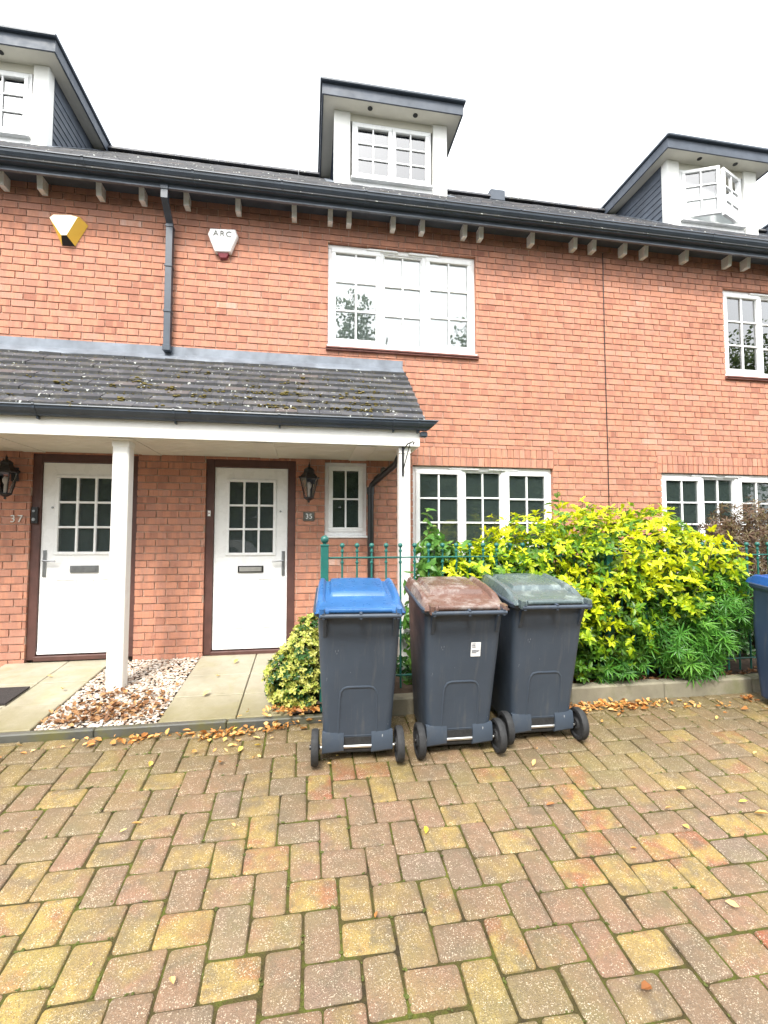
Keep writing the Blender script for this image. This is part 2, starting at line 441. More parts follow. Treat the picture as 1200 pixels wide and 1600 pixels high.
# ------------------------------------------------------------------ ground
SL = .135                      # the drive falls away from the houses
def gz(y):
    return .04 + SL * (y + 1.45) if y > -6 else .04 + SL * (-4.55)
ZL = gz(-6.001)
g = MB()
g.add([(-400, -400, ZL - .02), (400, -400, ZL - .02), (400, -6, ZL - .02), (-400, -6, ZL - .02)], [(0, 1, 2, 3)])
g.add([(-400, -6, ZL - .02), (400, -6, ZL - .02), (400, -1.45, .02), (-400, -1.45, .02)], [(0, 1, 2, 3)])
g.add([(-400, -1.45, .02), (400, -1.45, .02), (400, 400, .02), (-400, 400, .02)], [(0, 1, 2, 3)])
tag(g.build('ground', 'ground'), kind='structure')
rd = MB()
rd.add([(-60, -30, ZL - .012), (60, -30, ZL - .012), (60, -6, ZL - .012), (-60, -6, ZL - .012)], [(0, 1, 2, 3)])
tag(rd.build('road', 'asphalt'), kind='structure')
js = MB()
js.add([(-9, -6, ZL - .004), (11, -6, ZL - .004), (11, -1.5, gz(-1.5) - .012), (-9, -1.5, gz(-1.5) - .012)], [(0, 1, 2, 3)])
tag(js.build('paving_joints', 'joint'), kind='structure')

RECTS = []
def pavers():
    mb = MB()
    a, b = .226, .1545
    ox, oy = .02, -1.60
    X0, X1, Y0, Y1 = -6.2, 7.2, -5.4, -1.515
    rects = []
    for i in range(-200, 200):
        for j in range(-120, 120):
            px = i * b + j * a; py = i * b - j * a
            for (w_, h_, dx, dy) in ((a, b, 0, 0), (b, a, 0, b)):
                x0 = ox + px + dx; y0 = oy + py + dy
                Y1 = -1.515 if x0 < .40 else -1.479
                if x0 < X0 or x0 > X1 or y0 + h_ > Y1 + .001 or y0 < Y0:
                    # cut blocks along the edging
                    if y0 < Y1 - .03 and y0 + h_ > Y1 and X0 < x0 < X1: h2 = Y1 - y0; rects.append((x0, y0, w_, h2))
                    continue
                rects.append((x0, y0, w_, h_))
    for (x0, y0, w_, h_) in rects:
        RECTS.append((x0, y0, w_, h_))
        if x0 < -1.35 * (y0 + 8.2) or x0 > 1.6 * (y0 + 7.6): continue
        cx, cy = x0 + w_ / 2, y0 + h_ / 2
        g_ = .0026 + random.random() * .0028
        zt = random.gauss(0, .0018); tx = random.gauss(0, .006); ty = random.gauss(0, .006)
        jit = [(max(-.004, min(.004, random.gauss(0, .0024))), max(-.004, min(.004, random.gauss(0, .0024)))) for _ in range(4)]
        def ring(inset, dz):
            hx, hy = w_ / 2 - g_ - inset, h_ / 2 - g_ - inset
            c_ = min(.014, hx * .5) * (1 if inset < .01 else .8)
            pts = []
            for q, (sx_, sy_) in enumerate(((-1, -1), (1, -1), (1, 1), (-1, 1))):
                jx, jy = jit[q]
                # three points per rounded corner
                e1 = (sx_ * hx, sy_ * (hy - c_)); e2 = (sx_ * (hx - c_ * .3), sy_ * (hy - c_ * .3)); e3 = (sx_ * (hx - c_), sy_ * hy)
                seq = (e1, e2, e3) if q in (2, 0) else (e3, e2, e1)
                for ex, ey in seq: pts.append((cx + ex + jx, cy + ey + jy, gz(cy + ey) + zt + tx * ex + ty * ey + dz))
            return pts
        tone = (random.random(), random.random())
        mb.loft([ring(0, -.03), ring(0, -.010), ring(.003, -.004), ring(.009, -.0008), ring(.02, 0)], tone=tone)
    o = mb.build('block_paving', 'paver', smooth=True)
    tag(o, kind='structure')
pavers()

# edging, kerb, paths, beds
k = MB(); x = -7.0
while x < .40:
    k.cbox(x, min(x + .912, .41), -1.515, -1.455, -.05, .078 + random.uniform(-.003, .003), .008); x += .916
tag(k.build('flush_edging', 'kerb_dark', smooth=True), kind='structure')
k = MB(); x = .414
while x < 9:
    k.cbox(x, x + .911, -1.477, -1.36, -.05, .165 + random.uniform(-.004, .004), .014); x += .916
tag(k.build('kerb', 'kerb', smooth=True), kind='structure')
def pz(y): return .205 + .085 * y
def path(name, x0, x1):
    mb = MB(); ys = [-1.452, -1.02, -.56, -.002]
    xs = [x0, (x0 + x1) / 2 + .08, x1]
    for i in range(3):
        for j in range(2):
            g_ = .004; z = random.uniform(-.003, .003)
            a0, a1, b0, b1 = xs[j] + g_, xs[j + 1] - g_, ys[i] + g_, ys[i + 1] - g_
            rings = []
            for ins, dz in ((0, -.06), (0, -.006), (.006, 0)):
                rings.append([(a0 + ins, b0 + ins, pz(b0) + z + dz), (a1 - ins, b0 + ins, pz(b0) + z + dz), (a1 - ins, b1 - ins, pz(b1) + z + dz), (a0 + ins, b1 - ins, pz(b1) + z + dz)])
            mb.loft(rings)
    tag(mb.build(name, 'slab'), kind='structure')
path('path', -2.95, -1.95)
path('path', -1.10, -.12)
bd = MB()
bd.add([(-7, -1.45, .055), (-1.9, -1.45, .055), (-1.9, 0, .165), (-7, 0, .165)], [(0, 1, 2, 3)])
bd.add([(-1.96, -1.45, .056), (-1.09, -1.45, .056), (-1.09, 0, .176), (-1.96, 0, .176)], [(0, 1, 2, 3)])
bd.add([(-.13, -1.45, .085), (.04, -1.45, .085), (.04, 0, .185), (-.13, 0, .185)], [(0, 1, 2, 3)])
bd.add([(.03, -1.40, .13), (9, -1.40, .13), (9, 0, .2), (.03, 0, .2)], [(0, 1, 2, 3)])
tag(bd.build('soil_bed', 'soil'), kind='structure')

def pebble(mb, x, y, z, r):
    n = 6; ph = random.random() * 6; sx_, sy_, sz_ = random.uniform(.7, 1.3), random.uniform(.7, 1.2), random.uniform(.35, .6)
    ca, sa = math.cos(ph), math.sin(ph)
    rings = []
    for (rr, zz) in ((.55, -.8), (1, 0), (.6, .8)):
        ring = []
        for q in range(n):
            an = 2 * math.pi * q / n; u, v_ = rr * r * sx_ * math.cos(an), rr * r * sy_ * math.sin(an)
            ring.append((x + u * ca - v_ * sa, y + u * sa + v_ * ca, z + zz * r * sz_))
        rings.append(ring)
    mb.loft(rings, tone=(random.random() ** .7, random.random()))
gr = MB()
mo = MB()
for (x0_, y0_, w_, h_) in RECTS:
    if abs(x0_) > 3.5 and y0_ < -3: continue
    for q in range(random.choice([0, 1, 2, 3])):
        if random.random() < .5: mx_, my_ = x0_ + random.random() * w_, y0_ + random.gauss(0, .001)
        else: mx_, my_ = x0_ + random.gauss(0, .001), y0_ + random.random() * h_
        for _ in range(random.randint(1, 4)):
            ax_, ay_ = mx_ + random.gauss(0, .005), my_ + random.gauss(0, .004)
            pebble(mo, ax_, ay_, gz(ay_) - .003, random.uniform(.003, .0075))
tag(mo.build('joint_moss', 'joint_moss', smooth=True), 'green moss tufts in the joints of the block paving', 'moss', kind='stuff')
for _ in range(3800):
    x = random.uniform(-1.94, -1.11); y = random.uniform(-1.44, -.01)
    pebble(gr, x, y, .062 + .083 * (y + 1.45) + random.uniform(.0, .014), random.uniform(.009, .018))
for _ in range(700):
    x = random.uniform(-3.5, -2.96); y = random.uniform(-1.44, -.01)
    pebble(gr, x, y, .062 + .078 * (y + 1.45) + random.uniform(.0, .014), random.uniform(.009, .018))
tag(gr.build('gravel', 'gravel', smooth=True), 'buff and white gravel strip between the two door paths', 'gravel', kind='stuff')

# ------------------------------------------------------------------ leaves helper (numpy)
def unit(a): return a / (np.linalg.norm(a, axis=-1, keepdims=True) + 1e-9)
LT = np.array([(0, 0), (.32, 1), (.7, .85), (1, 0), (.7, -.85), (.32, -1), (.36, 0), (.72, 0)])   # along, side
LF = [(0, 6, 1), (1, 6, 7, 2), (2, 7, 3), (0, 5, 6), (5, 4, 7, 6), (4, 3, 7)]
def leaf_mesh(name, mat, P, D, N, L, Wd, tone, parent=None, fold=.18, droop=.15, kind=None, edge_tone=None, shape=None):
    P, D, N = map(np.asarray, (P, D, N)); D = unit(D); N = unit(N - D * (N * D).sum(-1, keepdims=True)); S = np.cross(D, N)
    L = np.broadcast_to(L, (len(P),)); Wd = np.broadcast_to(Wd, (len(P),))
    lt = LT if shape is None else shape
    V = np.zeros((len(P), 8, 3))
    for i, (u, s_) in enumerate(lt):
        up = (fold * abs(s_)) * Wd - droop * L * u * u
        V[:, i] = P + D * (L * u)[:, None] + S * (Wd * s_ * .5)[:, None] + N * up[:, None]
    n = len(P)
    verts = V.reshape(-1, 3)
    fs = []; 
    for k in range(n):
        o = k * 8
        for f in LF: fs.append(tuple(o + i for i in f))
    me = bpy.data.meshes.new(name)
    me.from_pydata(verts.tolist(), [], fs)
    me.materials.append(M[mat])
    tn = np.repeat(np.asarray(tone), 6)
    if edge_tone is not None:
        tn = tn.reshape(-1, 6); tn[:, [0, 2, 3, 5]] += edge_tone; tn = tn.reshape(-1)
    a = me.attributes.new('tone', 'FLOAT', 'FACE'); a.data.foreach_set('value', np.clip(tn, 0, 1))
    me.update()
    o = bpy.data.objects.new(name, me); C.objects.link(o)
    if parent is not None:
        o.parent = parent; o.location = -getattr_loc(parent)
    if kind: o['kind'] = kind
    return o
def shell_points(ells, count, rmin=.72):
    """points spread through the outer part of a union of ellipsoids, with outward directions"""
    vol = np.array([e[3] * e[4] + e[3] * e[5] + e[4] * e[5] for e in ells]); pr = vol / vol.sum()
    P = []; D = []
    while len(P) < count:
        e = ells[rng.choice(len(ells), p=pr)]
        d = unit(rng.normal(size=3)); r = rng.uniform(rmin, 1.04)
        p = np.array(e[:3]) + d * np.array(e[3:6]) * r
        inside = False
        for q in ells:
            if q is e: continue
            if (((p - np.array(q[:3])) / np.array(q[3:6])) ** 2).sum() < .5: inside = True; break
        if inside: continue
        nrm = unit(d / np.array(e[3:6]))
        P.append(p); D.append(nrm)
    return np.array(P), np.array(D)
def rosettes(P, D, k, spread, up=.5, jit=.25):
    """k leaflets radiating round each shoot tip"""
    n = len(P); ax = unit(D * (1 - up) + np.array([0, 0, up]) + rng.normal(size=(n, 3)) * jit)
    a = unit(np.cross(ax, rng.normal(size=(n, 3)))); b = np.cross(ax, a)
    PP, DD, NN, idx = [], [], [], []
    for i in range(k):
        th = 2 * math.pi * (i + rng.uniform(-.2, .2, n)) / k
        rad = a * np.cos(th)[:, None] + b * np.sin(th)[:, None]
        sp = spread * rng.uniform(.75, 1.2, n)
        d = rad * np.sin(sp)[:, None] + ax * np.cos(sp)[:, None]
        PP.append(P + d * .004); DD.append(d); NN.append(ax * np.sin(sp)[:, None] - rad * np.cos(sp)[:, None] + 1e-3); idx.append(np.arange(n))
    return np.concatenate(PP), np.concatenate(DD), np.concatenate(NN), np.concatenate(idx)

# ------------------------------------------------------------------ brickwork
def brick_wall(x0, x1, z0, z1, openings, soldiers=(), parent=None):
    """openings: (xa,xb,za,zb); soldiers: (xa,xb,za,zb) bands of bricks on end"""
    mb = MB(); cut = list(openings) + list(soldiers)
    PX, PZ, J = .225, .075, .011
    r0 = int(math.floor((z0 - .02) / PZ)) - 1
    row = r0
    while row * PZ + .02 < z1:
        za, zb = row * PZ + .02, row * PZ + .02 + PZ - J
        za, zb = max(za, z0), min(zb, z1)
        if zb - za > .008:
            off = (row % 2) * PX / 2 + (.03 if row % 5 == 0 else 0)
            i = int(math.floor((x0 - off) / PX)) - 1
            while i * PX + off < x1:
                xa, xb = i * PX + off, i * PX + off + PX - J
                xa, xb = max(xa, x0), min(xb, x1)
                segs = [(xa, xb, za, zb)]
                for (ca, cb, cz0, cz1) in cut:
                    ns = []
                    for (a, b, c_, d_) in segs:
                        if b <= ca or a >= cb or d_ <= cz0 or c_ >= cz1: ns.append((a, b, c_, d_)); continue
                        if a < ca: ns.append((a, ca, c_, d_))
                        if b > cb: ns.append((cb, b, c_, d_))
                        if a < ca or b > cb: a, b = max(a, ca), min(b, cb)
                        if d_ > cz1 + .004: ns.append((a, b, cz1, d_))
                        if c_ < cz0 - .004: ns.append((a, b, c_, cz0))
                    segs = ns
                for (a, b, c_, d_) in segs:
                    if b - a > .01 and d_ - c_ > .004:
                        dy = random.gauss(0, .0013)
                        mb.box(a, b, dy, .095, c_, d_, (min(1, max(0, random.gauss(.48, .17))), random.random()))
                i += 1
        row += 1
    for (ca, cb, cz0, cz1) in soldiers:
        n = round((cb - ca) / .075); w_ = (cb - ca) / n; hh = (cz1 - cz0) / 2
        for r_ in range(2):
            for i in range(n):
                mb.box(ca + i * w_ + .003, ca + (i + 1) * w_ - .006, random.gauss(-.001, .0012), .095, cz0 + r_ * hh + .004, cz0 + (r_ + 1) * hh - .005, (min(1, max(0, random.gauss(.5, .16))), random.random()))
    wall = mb.build('wall', 'brick', parent)
    # mortar bed behind, as a grid cut round the openings
    m2 = MB()
    xs = sorted({x0, x1, *[v for o in openings for v in (o[0] - .003, o[1] + .003)]}); zs = sorted({z0, z1, *[v for o in openings for v in (o[2] - .003, o[3] + .003)]})
    xs = [v for v in xs if x0 <= v <= x1]; zs = [v for v in zs if z0 <= v <= z1]
    for i in range(len(xs) - 1):
        zz = []
        for j in range(len(zs) - 1):
            cx, cz = (xs[i] + xs[i + 1]) / 2, (zs[j] + zs[j + 1]) / 2
            if any(o[0] < cx < o[1] and o[2] < cz < o[3] for o in openings): continue
            if zz and abs(zz[-1][1] - zs[j]) < 1e-6: zz[-1][1] = zs[j + 1]
            else: zz.append([zs[j], zs[j + 1]])
        for za, zb in zz: m2.box(xs[i], xs[i + 1], .012, .102, za, zb)
    m2.build('mortar', 'mortar', wall)
    return wall

def window(parent, x0, x1, z0, z1, lights, rows, blind=None, Y=.045, name='window', fw=.05, sill=True, tile_sill=False, vent=2, venetian=False, cols=2):
    """lights: list of (fraction, opening?)"""
    W, H = x1 - x0, z1 - z0
    fr = MB()
    fr.cbox(x0, x1, Y, Y + .065, z0, z0 + fw, .004); fr.cbox(x0, x1, Y, Y + .065, z1 - fw, z1, .004)
    fr.cbox(x0, x0 + fw, Y + .001, Y + .064, z0 + fw, z1 - fw, .004); fr.cbox(x1 - fw, x1, Y + .001, Y + .064, z0 + fw, z1 - fw, .004)
    xs = [x0 + fw]; tot = W - 2 * fw - .0 ; acc = 0
    for i, (fra, op) in enumerate(lights): acc += fra; xs.append(x0 + fw + tot * acc)
    for xm in xs[1:-1]: fr.cbox(xm - .026, xm + .026, Y + .002, Y + .063, z0 + fw, z1 - fw, .004)
    win = fr.build(name, 'white', parent)
    if sill:
        s_ = MB(); s_.cbox(x0 - .01, x1 + .01, Y - .055, Y + .02, z0 - .028, z0 - .001, .006); s_.build('sill', 'white', win)
    if tile_sill:
        s_ = MB()
        s_.cbox(x0 - .02, x1 + .02, -.045, .08, z0 - .050, z0 - .030, .004); s_.cbox(x0 - .02, x1 + .02, -.032, .08, z0 - .070, z0 - .052, .004)
        s_.build('tile_sill', 'sill_tile', win)
    for i, (fra, op) in enumerate(lights):
        a, b = xs[i] + (.026 if i else 0), xs[i + 1] - (.026 if i < len(lights) - 1 else 0)
        c_, d_ = z0 + fw, z1 - fw
        s_ = MB(); yo = Y - .014 if op else Y + .016
        sw = .052 if op else .016
        e = .010 if op else 0
        a2, b2, c2, d2 = a - e, b + e, c_ - e, d_ + e
        s_.cbox(a2, b2, yo, yo + .05, c2, c2 + sw, .004); s_.cbox(a2, b2, yo, yo + .05, d2 - sw, d2, .004)
        s_.cbox(a2, a2 + sw, yo + .001, yo + .049, c2 + sw, d2 - sw, .004); s_.cbox(b2 - sw, b2, yo + .001, yo + .049, c2 + sw, d2 - sw, .004)
        ia, ib, ic, id_ = a2 + sw, b2 - sw, c2 + sw, d2 - sw
        for q in range(1, cols):
            xm = ia + (ib - ia) * q / cols; s_.cbox(xm - .010, xm + .010, yo + .010, yo + .03, ic, id_, .003)
        for q in range(1, rows):
            zm = ic + (id_ - ic) * q / rows; s_.cbox(ia, ib, yo + .0115, yo + .0285, zm - .010, zm + .010, .003)
        s_.build('sash', 'white', win)
        p = MB(); p.box(ia - .005, ib + .005, yo + .031, yo + .037, ic - .005, id_ + .005); p.build('pane', 'glass' if z0 > 3 else 'ground_glass', win)
    if vent:
        cx = (x0 + x1) / 2
        for s_ in ((-1, 1) if vent == 2 else (0,)):
            v = MB()
            v.cbox(cx + s_ * .25 - .19, cx + s_ * .25 + .19, Y - .022, Y, z1 - .036, z1 - .020, .005)
            v.cbox(cx + s_ * .25 - .17, cx + s_ * .25 + .17, Y - .018, Y, z1 - .019, z1 - .010, .002)
            v.build('trickle_vent', 'white', win)
    if blind:
        bm_ = MB(); zt, zb = z1 - fw - .01, z1 - fw - .01 - blind * (H - 2 * fw)
        if venetian:
            z = zt
            while z > zb:
                bm_.add([(x0 + fw, Y + .09, z), (x1 - fw, Y + .09, z), (x1 - fw, Y + .105, z - .020), (x0 + fw, Y + .105, z - .020)], [(0, 1, 2, 3)]); z -= .024
        else:
            bm_.box(x0 + fw * .5, x1 - fw * .5, Y + .066, Y + .069, zb, zt)
        bm_.build('blind', 'blind', win)
    return win

def front_door(parent, x0, x1, z0, z1, hinge_left, plate_mat, viewer_x, half_panels=True):
    """brown frame outside x0..x1; white leaf inside"""
    fw = .085; Y = .035
    f = MB()
    f.cbox(x0 - fw, x0, Y - .01, Y + .09, z0 - .055, z1 + fw, .004); f.cbox(x1, x1 + fw, Y - .01, Y + .09, z0 - .055, z1 + fw, .004)
    f.cbox(x0, x1, Y - .009, Y + .089, z1, z1 + fw, .004); f.cbox(x0, x1, Y - .05, Y + .09, z0 - .06, z0 - .012, .005)
    door = f.build('front_door', 'brown_frame', parent)
    # leaf built round the glazed opening
    gx0, gx1 = x0 + .155, x1 - .155; gz1 = z1 - .155; gz0 = z0 + 1.03
    l = MB(); ly = Y + .012
    l.box(x0 + .004, gx0, ly, ly + .045, gz0, gz1); l.box(gx1, x1 - .004, ly, ly + .045, gz0, gz1)
    l.box(x0 + .004, x1 - .004, ly, ly + .045, gz1, z1 - .004); l.box(x0 + .004, x1 - .004, ly, ly + .045, z0, gz0)
    # embossed mouldings: two lower panels, glazing bead
    cx = (x0 + x1) / 2
    for (a, b) in ((x0 + .15, cx - .07), (cx + .07, x1 - .15)):
        zb, zt = z0 + .22, z0 + .76
        for (q0, q1, r0, r1) in ((a, b, zb, zb + .016), (a, b, zt - .016, zt), (a, a + .016, zb + .016, zt - .016), (b - .016, b, zb + .016, zt - .016)):
            l.cbox(q0, q1, ly - .008, ly + .002, r0, r1, .003)
        l.cbox(a + .04, b - .04, ly - .006, ly + .002, zb + .04, zt - .04, .005)
    for (q0, q1, r0, r1) in ((gx0 - .028, gx1 + .028, gz0 - .028, gz0 + .004), (gx0 - .028, gx1 + .028, gz1 - .004, gz1 + .028), (gx0 - .028, gx0 + .004, gz0 + .004, gz1 - .004), (gx1 - .004, gx1 + .028, gz0 + .004, gz1 - .004)):
        l.cbox(q0, q1, ly - .012, ly + .004, r0, r1, .004)
    for q in (1, 2):
        xm = gx0 + (gx1 - gx0) * q / 3; l.cbox(xm - .011, xm + .011, ly - .006, ly + .02, gz0, gz1, .003)
        zm = gz0 + (gz1 - gz0) * q / 3; l.cbox(gx0, gx1, ly - .0045, ly + .0185, zm - .011, zm + .011, .003)
    l.cbox(x0 + .01, x1 - .01, ly - .025, ly, z0 + .002, z0 + .030, .008)
    l.build('door_leaf', 'white', door)
    p = MB(); p.box(gx0 - .003, gx1 + .003, ly + .024, ly + .030, gz0 - .003, gz1 + .003); p.build('pane', 'door_glass', door)
    hx = (x1 - .045) if hinge_left else (x0 + .045); sg = -1 if hinge_left else 1
    h = MB(); h.cbox(hx - .017, hx + .017, ly - .012, ly + .001, z0 + .78, z0 + 1.05, .006)
    h.tube([(hx, ly - .01, z0 + .945), (hx, ly - .045, z0 + .945), (hx + sg * .02, ly - .055, z0 + .945), (hx + sg * .12, ly - .052, z0 + .94)], .009, 8)
    h.build('handle', 'steel', door, smooth=True)
    lp = MB(); lz = z0 + .855
    lp.cbox(cx - .135, cx + .135, ly - .014, ly + .001, lz - .036, lz + .036, .005); o = lp.build('letter_plate', 'black' if plate_mat == 'black' else 'steel', door)
    fl = MB(); fl.cbox(cx - .118, cx + .118, ly - .020, ly - .012, lz - .024, lz + .024, .004); fl.build('letter_flap', 'chrome' if plate_mat == 'black' else 'steel', door, smooth=True)
    v = MB(); v.tube([(viewer_x, ly - .008, z0 + 1.49), (viewer_x, ly + .004, z0 + 1.49)], .011, 12); v.build('door_viewer', 'steel', door)
    return door

RS = .83                      # roof slope
EY, EZ = -.37, 5.235
RY = 2.75; RZ = EZ + RS * (RY - EY)
def roof_z(y): return EZ + RS * (y - EY)
def house_roof(parent, x0, x1):
    mb = MB(); th = .02
    # deck
    for s_, (ya, yb) in ((1, (EY + .01, RY)), (-1, (RY, 2 * RY - EY))):
        za = roof_z(ya) if s_ > 0 else RZ; zb = RZ if s_ > 0 else roof_z(EY)
        mb.loft([[(x0, ya, za - .09), (x0, ya, za - .03), (x0, yb, zb - .03), (x0, yb, zb - .09)], [(x1, ya, za - .09), (x1, ya, za - .03), (x1, yb, zb - .03), (x1, yb, zb - .09)]], tone=(.4, .5))
    n = 16; L = (RY - EY) / n
    for r in range(n):
        ya, yb = EY + r * L, EY + (r + 1.15) * L; yb = min(yb, RY)
        x = x0 + (.08 if r % 2 else 0)
        if r % 2: x -= .165
        while x < x1:
            a, b = max(x, x0), min(x + .162, x1)
            if b - a > .02:
                l_ = random.uniform(0, .006); tn = (random.random(), random.random())
                z0_, z1_ = roof_z(ya) + .012 + l_, roof_z(yb) - .008
                mb.loft([[(a, ya, z0_ - .014), (a, ya, z0_), (a, yb, z1_), (a, yb, z1_ - .014)], [(b, ya, z0_ - .014), (b, ya, z0_), (b, yb, z1_), (b, yb, z1_ - .014)]], tone=tn)
            x += .165
    roof = mb.build('roof', 'tile', parent)
    rg = MB(); x = x0
    while x < x1:
        e = min(x + .445, x1)
        rg.loft([[(q, RY + .13 * math.cos(t), RZ - .03 + .09 * math.sin(t)) for t in [math.pi * i / 8 for i in range(9)]] for q in (x, e)], tone=(random.random(), .5)); x += .45
    rg.build('ridge_tile', 'tile', roof)
    return roof

def gutter_profile(y, z, s=1.0):
    """ogee gutter: back top at (y, z)"""
    return [(y, z), (y - .115 * s, z), (y - .118 * s, z - .010 * s), (y - .108 * s, z - .014 * s), (y - .104 * s, z - .035 * s), (y - .085 * s, z - .060 * s), (y - .062 * s, z - .078 * s), (y - .055 * s, z - .092 * s), (y - .002, z - .092 * s)]

def eaves(parent, x0, x1, brackets):
    fa = MB(); fa.box(x0, x1, -.275, -.25, 5.10, 5.225); fa.box(x0, x1, -.25, .0, 5.185, 5.20)
    fas = fa.build('fascia', 'fascia_dark', parent)
    ln = MB(); ln.box(x0, x1, -.281, -.250, 5.086, 5.0995); ln.build('fascia_bead', 'lead', fas)
    gu = MB(); gu.ext_x(gutter_profile(-.278, 5.235, 1.05), x0, x1); gt = gu.build('gutter', 'slate_plastic', parent)
    x = x0 + .35
    while x < x1:
        cl = MB()
        cl.ext_x([(y - .003 if y < -.30 else y, z - .003 if z < 5.2 else z + .002) for y, z in gutter_profile(-.277, 5.237, 1.07)], x, x + .022); x += .9
        cl.build('gutter_clip', 'slate_plastic', gt)
    for bx in brackets:
        b = MB(); h = .027
        b.loft([[(bx - h, .0, 5.055), (bx + h, .0, 5.055), (bx + h, .0, 5.184), (bx - h, .0, 5.184)], [(bx - h, -.10, 5.052), (bx + h, -.10, 5.052), (bx + h, -.115, 5.184), (bx - h, -.115, 5.184)]])
        b.build('rafter_foot', 'white', parent)

def louvre_cheek(mb, x, side):
    # weatherboarding of a dormer cheek, boards run up the roof pitch
    z = 7.60
    yb_ = lambda zz: (zz - EZ) / RS + EY
    H = .11
    zz = 7.62
    while zz > 6.3:
        y1 = 2.7
        ya = 1.424
        za_b, za_t = zz - H, zz
        ylow = yb_(za_b); 
        if ylow > ya + .02:
            xo = x + side * .012
            mb.loft([[(x, ya, za_b), (xo, ya, za_b), (x + side * .002, ya, za_t), (x, ya, za_t)], [(x, ylow, za_b), (xo, ylow, za_b), (x + side * .002, yb_(za_t), za_t), (x, yb_(za_t), za_t)]], tone=(.4, .4))
        zz -= H

def dormer(parent, x0, x1, wx0, wx1, open_sashes=False, blind=True):
    """flat roofed dormer; body x0..x1, face at y=1.3"""
    F = 1.30; top = 7.73; bot = roof_z(F) - .06
    d = MB(); d.box(wx0 - .028, wx1 + .028, F + .095, F + .115, bot, 6.71)
    dm = d.build('dormer', 'fascia_dark', parent)
    # cheeks behind the corner posts, one solid triangular prism each
    for (xa, xb) in ((x0, x0 + .09), (x1 - .09, x1)):
        d = MB(); yb_ = (top - EZ) / RS + EY
        d.loft([[(xa, F + .02, bot), (xa, yb_, top), (xa, F + .02, top)], [(xb, F + .02, bot), (xb, yb_, top), (xb, F + .02, top)]]); d.build('cheek', 'fascia_dark', dm)
    for x, s_ in ((x0, -1), (x1, 1)):
        b = MB(); louvre_cheek(b, x, s_); b.build('weatherboard', 'fascia_dark', dm)
    for xa, xb in ((x0 - .006, wx0 - .03), (wx1 + .03, x1 + .006)):
        p = MB(); p.cbox(xa, xb, F - .02, F + .12, bot, top, .006); p.build('corner_post', 'white_wood', dm)
    ap = MB(); ap.box(wx0 - .03, wx1 + .03, F + .015, F + .09, bot, 6.72); ap.build('apron', 'white', dm)
    hd = MB(); hd.box(wx0 - .03, wx1 + .03, F + .015, F + .09, 7.62, top); hd.build('head_board', 'cream', dm)
    # soffit, vents, fascia, flat roof
    rx0, rx1 = x0 - .19, x1 + .19; fy = 1.05
    so = MB(); so.box(rx0 + .02, rx1 - .02, fy + .02, RY + .2, top + .001, top + .016); so.build('soffit', 'cream', dm)
    for q in (.3, .7):
        sv = MB(); sv.lathe([(.035, 0), (.038, .004), (.03, .008)], (x0 + (x1 - x0) * q, fy + .13, top - .008), 14); sv.build('soffit_vent', 'black', dm)
    fa = MB(); fa.box(rx0, rx1, fy, fy + .022, top - .01, top + .15); fa.box(rx0, rx0 + .022, fy + .022, RY + .1, top - .01, top + .15); fa.box(rx1 - .022, rx1, fy + .022, RY + .1, top - .01, top + .15)
    fa.build('fascia', 'fascia_dark', dm)
    ro = MB(); ro.cbox(rx0 - .03, rx1 + .03, fy - .05, RY + .3, top + .151, top + .20, .012); ro.build('flat_roof', 'slate_plastic', dm)
    # window
    z0, z1 = 6.735, 7.615
    Y = F + .01
    fr = MB(); fw = .045
    fr.cbox(wx0, wx1, Y, Y + .065, z0, z0 + fw, .004); fr.cbox(wx0, wx1, Y, Y + .065, z1 - fw, z1, .004)
    fr.cbox(wx0, wx0 + fw, Y + .001, Y + .064, z0 + fw, z1 - fw, .004); fr.cbox(wx1 - fw, wx1, Y + .001, Y + .064, z0 + fw, z1 - fw, .004)
    cx = (wx0 + wx1) / 2
    if not open_sashes: fr.cbox(cx - .025, cx + .025, Y + .002, Y + .063, z0 + fw, z1 - fw, .004)
    fr.cbox(wx0 - .02, wx1 + .02, Y - .06, Y + .02, z0 - .03, z0 - .001, .006)
    fr.build('window_frame', 'white', dm)
    for s_ in (-1, 1):
        a, b = (wx0 + fw - .01, cx - .006) if s_ < 0 else (cx + .006, wx1 - fw + .01)
        hinge = a if s_ < 0 else b
        ang = 0 if not open_sashes else (R(-22) if s_ < 0 else R(20))
        def rot(o_):
            mt = Matrix.Translation((hinge, Y - .015, 0)) @ Matrix.Rotation(ang, 4, 'Z') @ Matrix.Translation((-hinge, -(Y - .015), 0))
            o_.data.transform(mt)
        m = MB(); sw = .05; y0 = Y - .018; c2, d2 = z0 + fw - .01, z1 - fw + .01
        m.cbox(a, b, y0, y0 + .05, c2, c2 + sw, .004); m.cbox(a, b, y0, y0 + .05, d2 - sw, d2, .004)
        m.cbox(a, a + sw, y0 + .001, y0 + .049, c2 + sw, d2 - sw, .004); m.cbox(b - sw, b, y0 + .001, y0 + .049, c2 + sw, d2 - sw, .004)
        xm = (a + b) / 2; m.cbox(xm - .01, xm + .01, y0 + .01, y0 + .03, c2 + sw, d2 - sw, .003)
        for q in (1, 2):
            zm = c2 + sw + (d2 - c2 - 2 * sw) * q / 3; m.cbox(a + sw, b - sw, y0 + .0115, y0 + .0285, zm - .01, zm + .01, .003)
        rot(m.build('sash', 'white', dm))
        p = MB(); p.box(a + sw - .005, b - sw + .005, y0 + .031, y0 + .037, c2 + sw - .005, d2 - sw + .005); rot(p.build('pane', 'glass', dm))
    if blind:
        bm_ = MB(); bm_.box(wx0 + .02, wx1 - .02, Y + .066, Y + .069, z0 + .02, z1 - .30); bm_.build('blind', 'blind', dm)
    yb_ = (top - EZ) / RS + EY
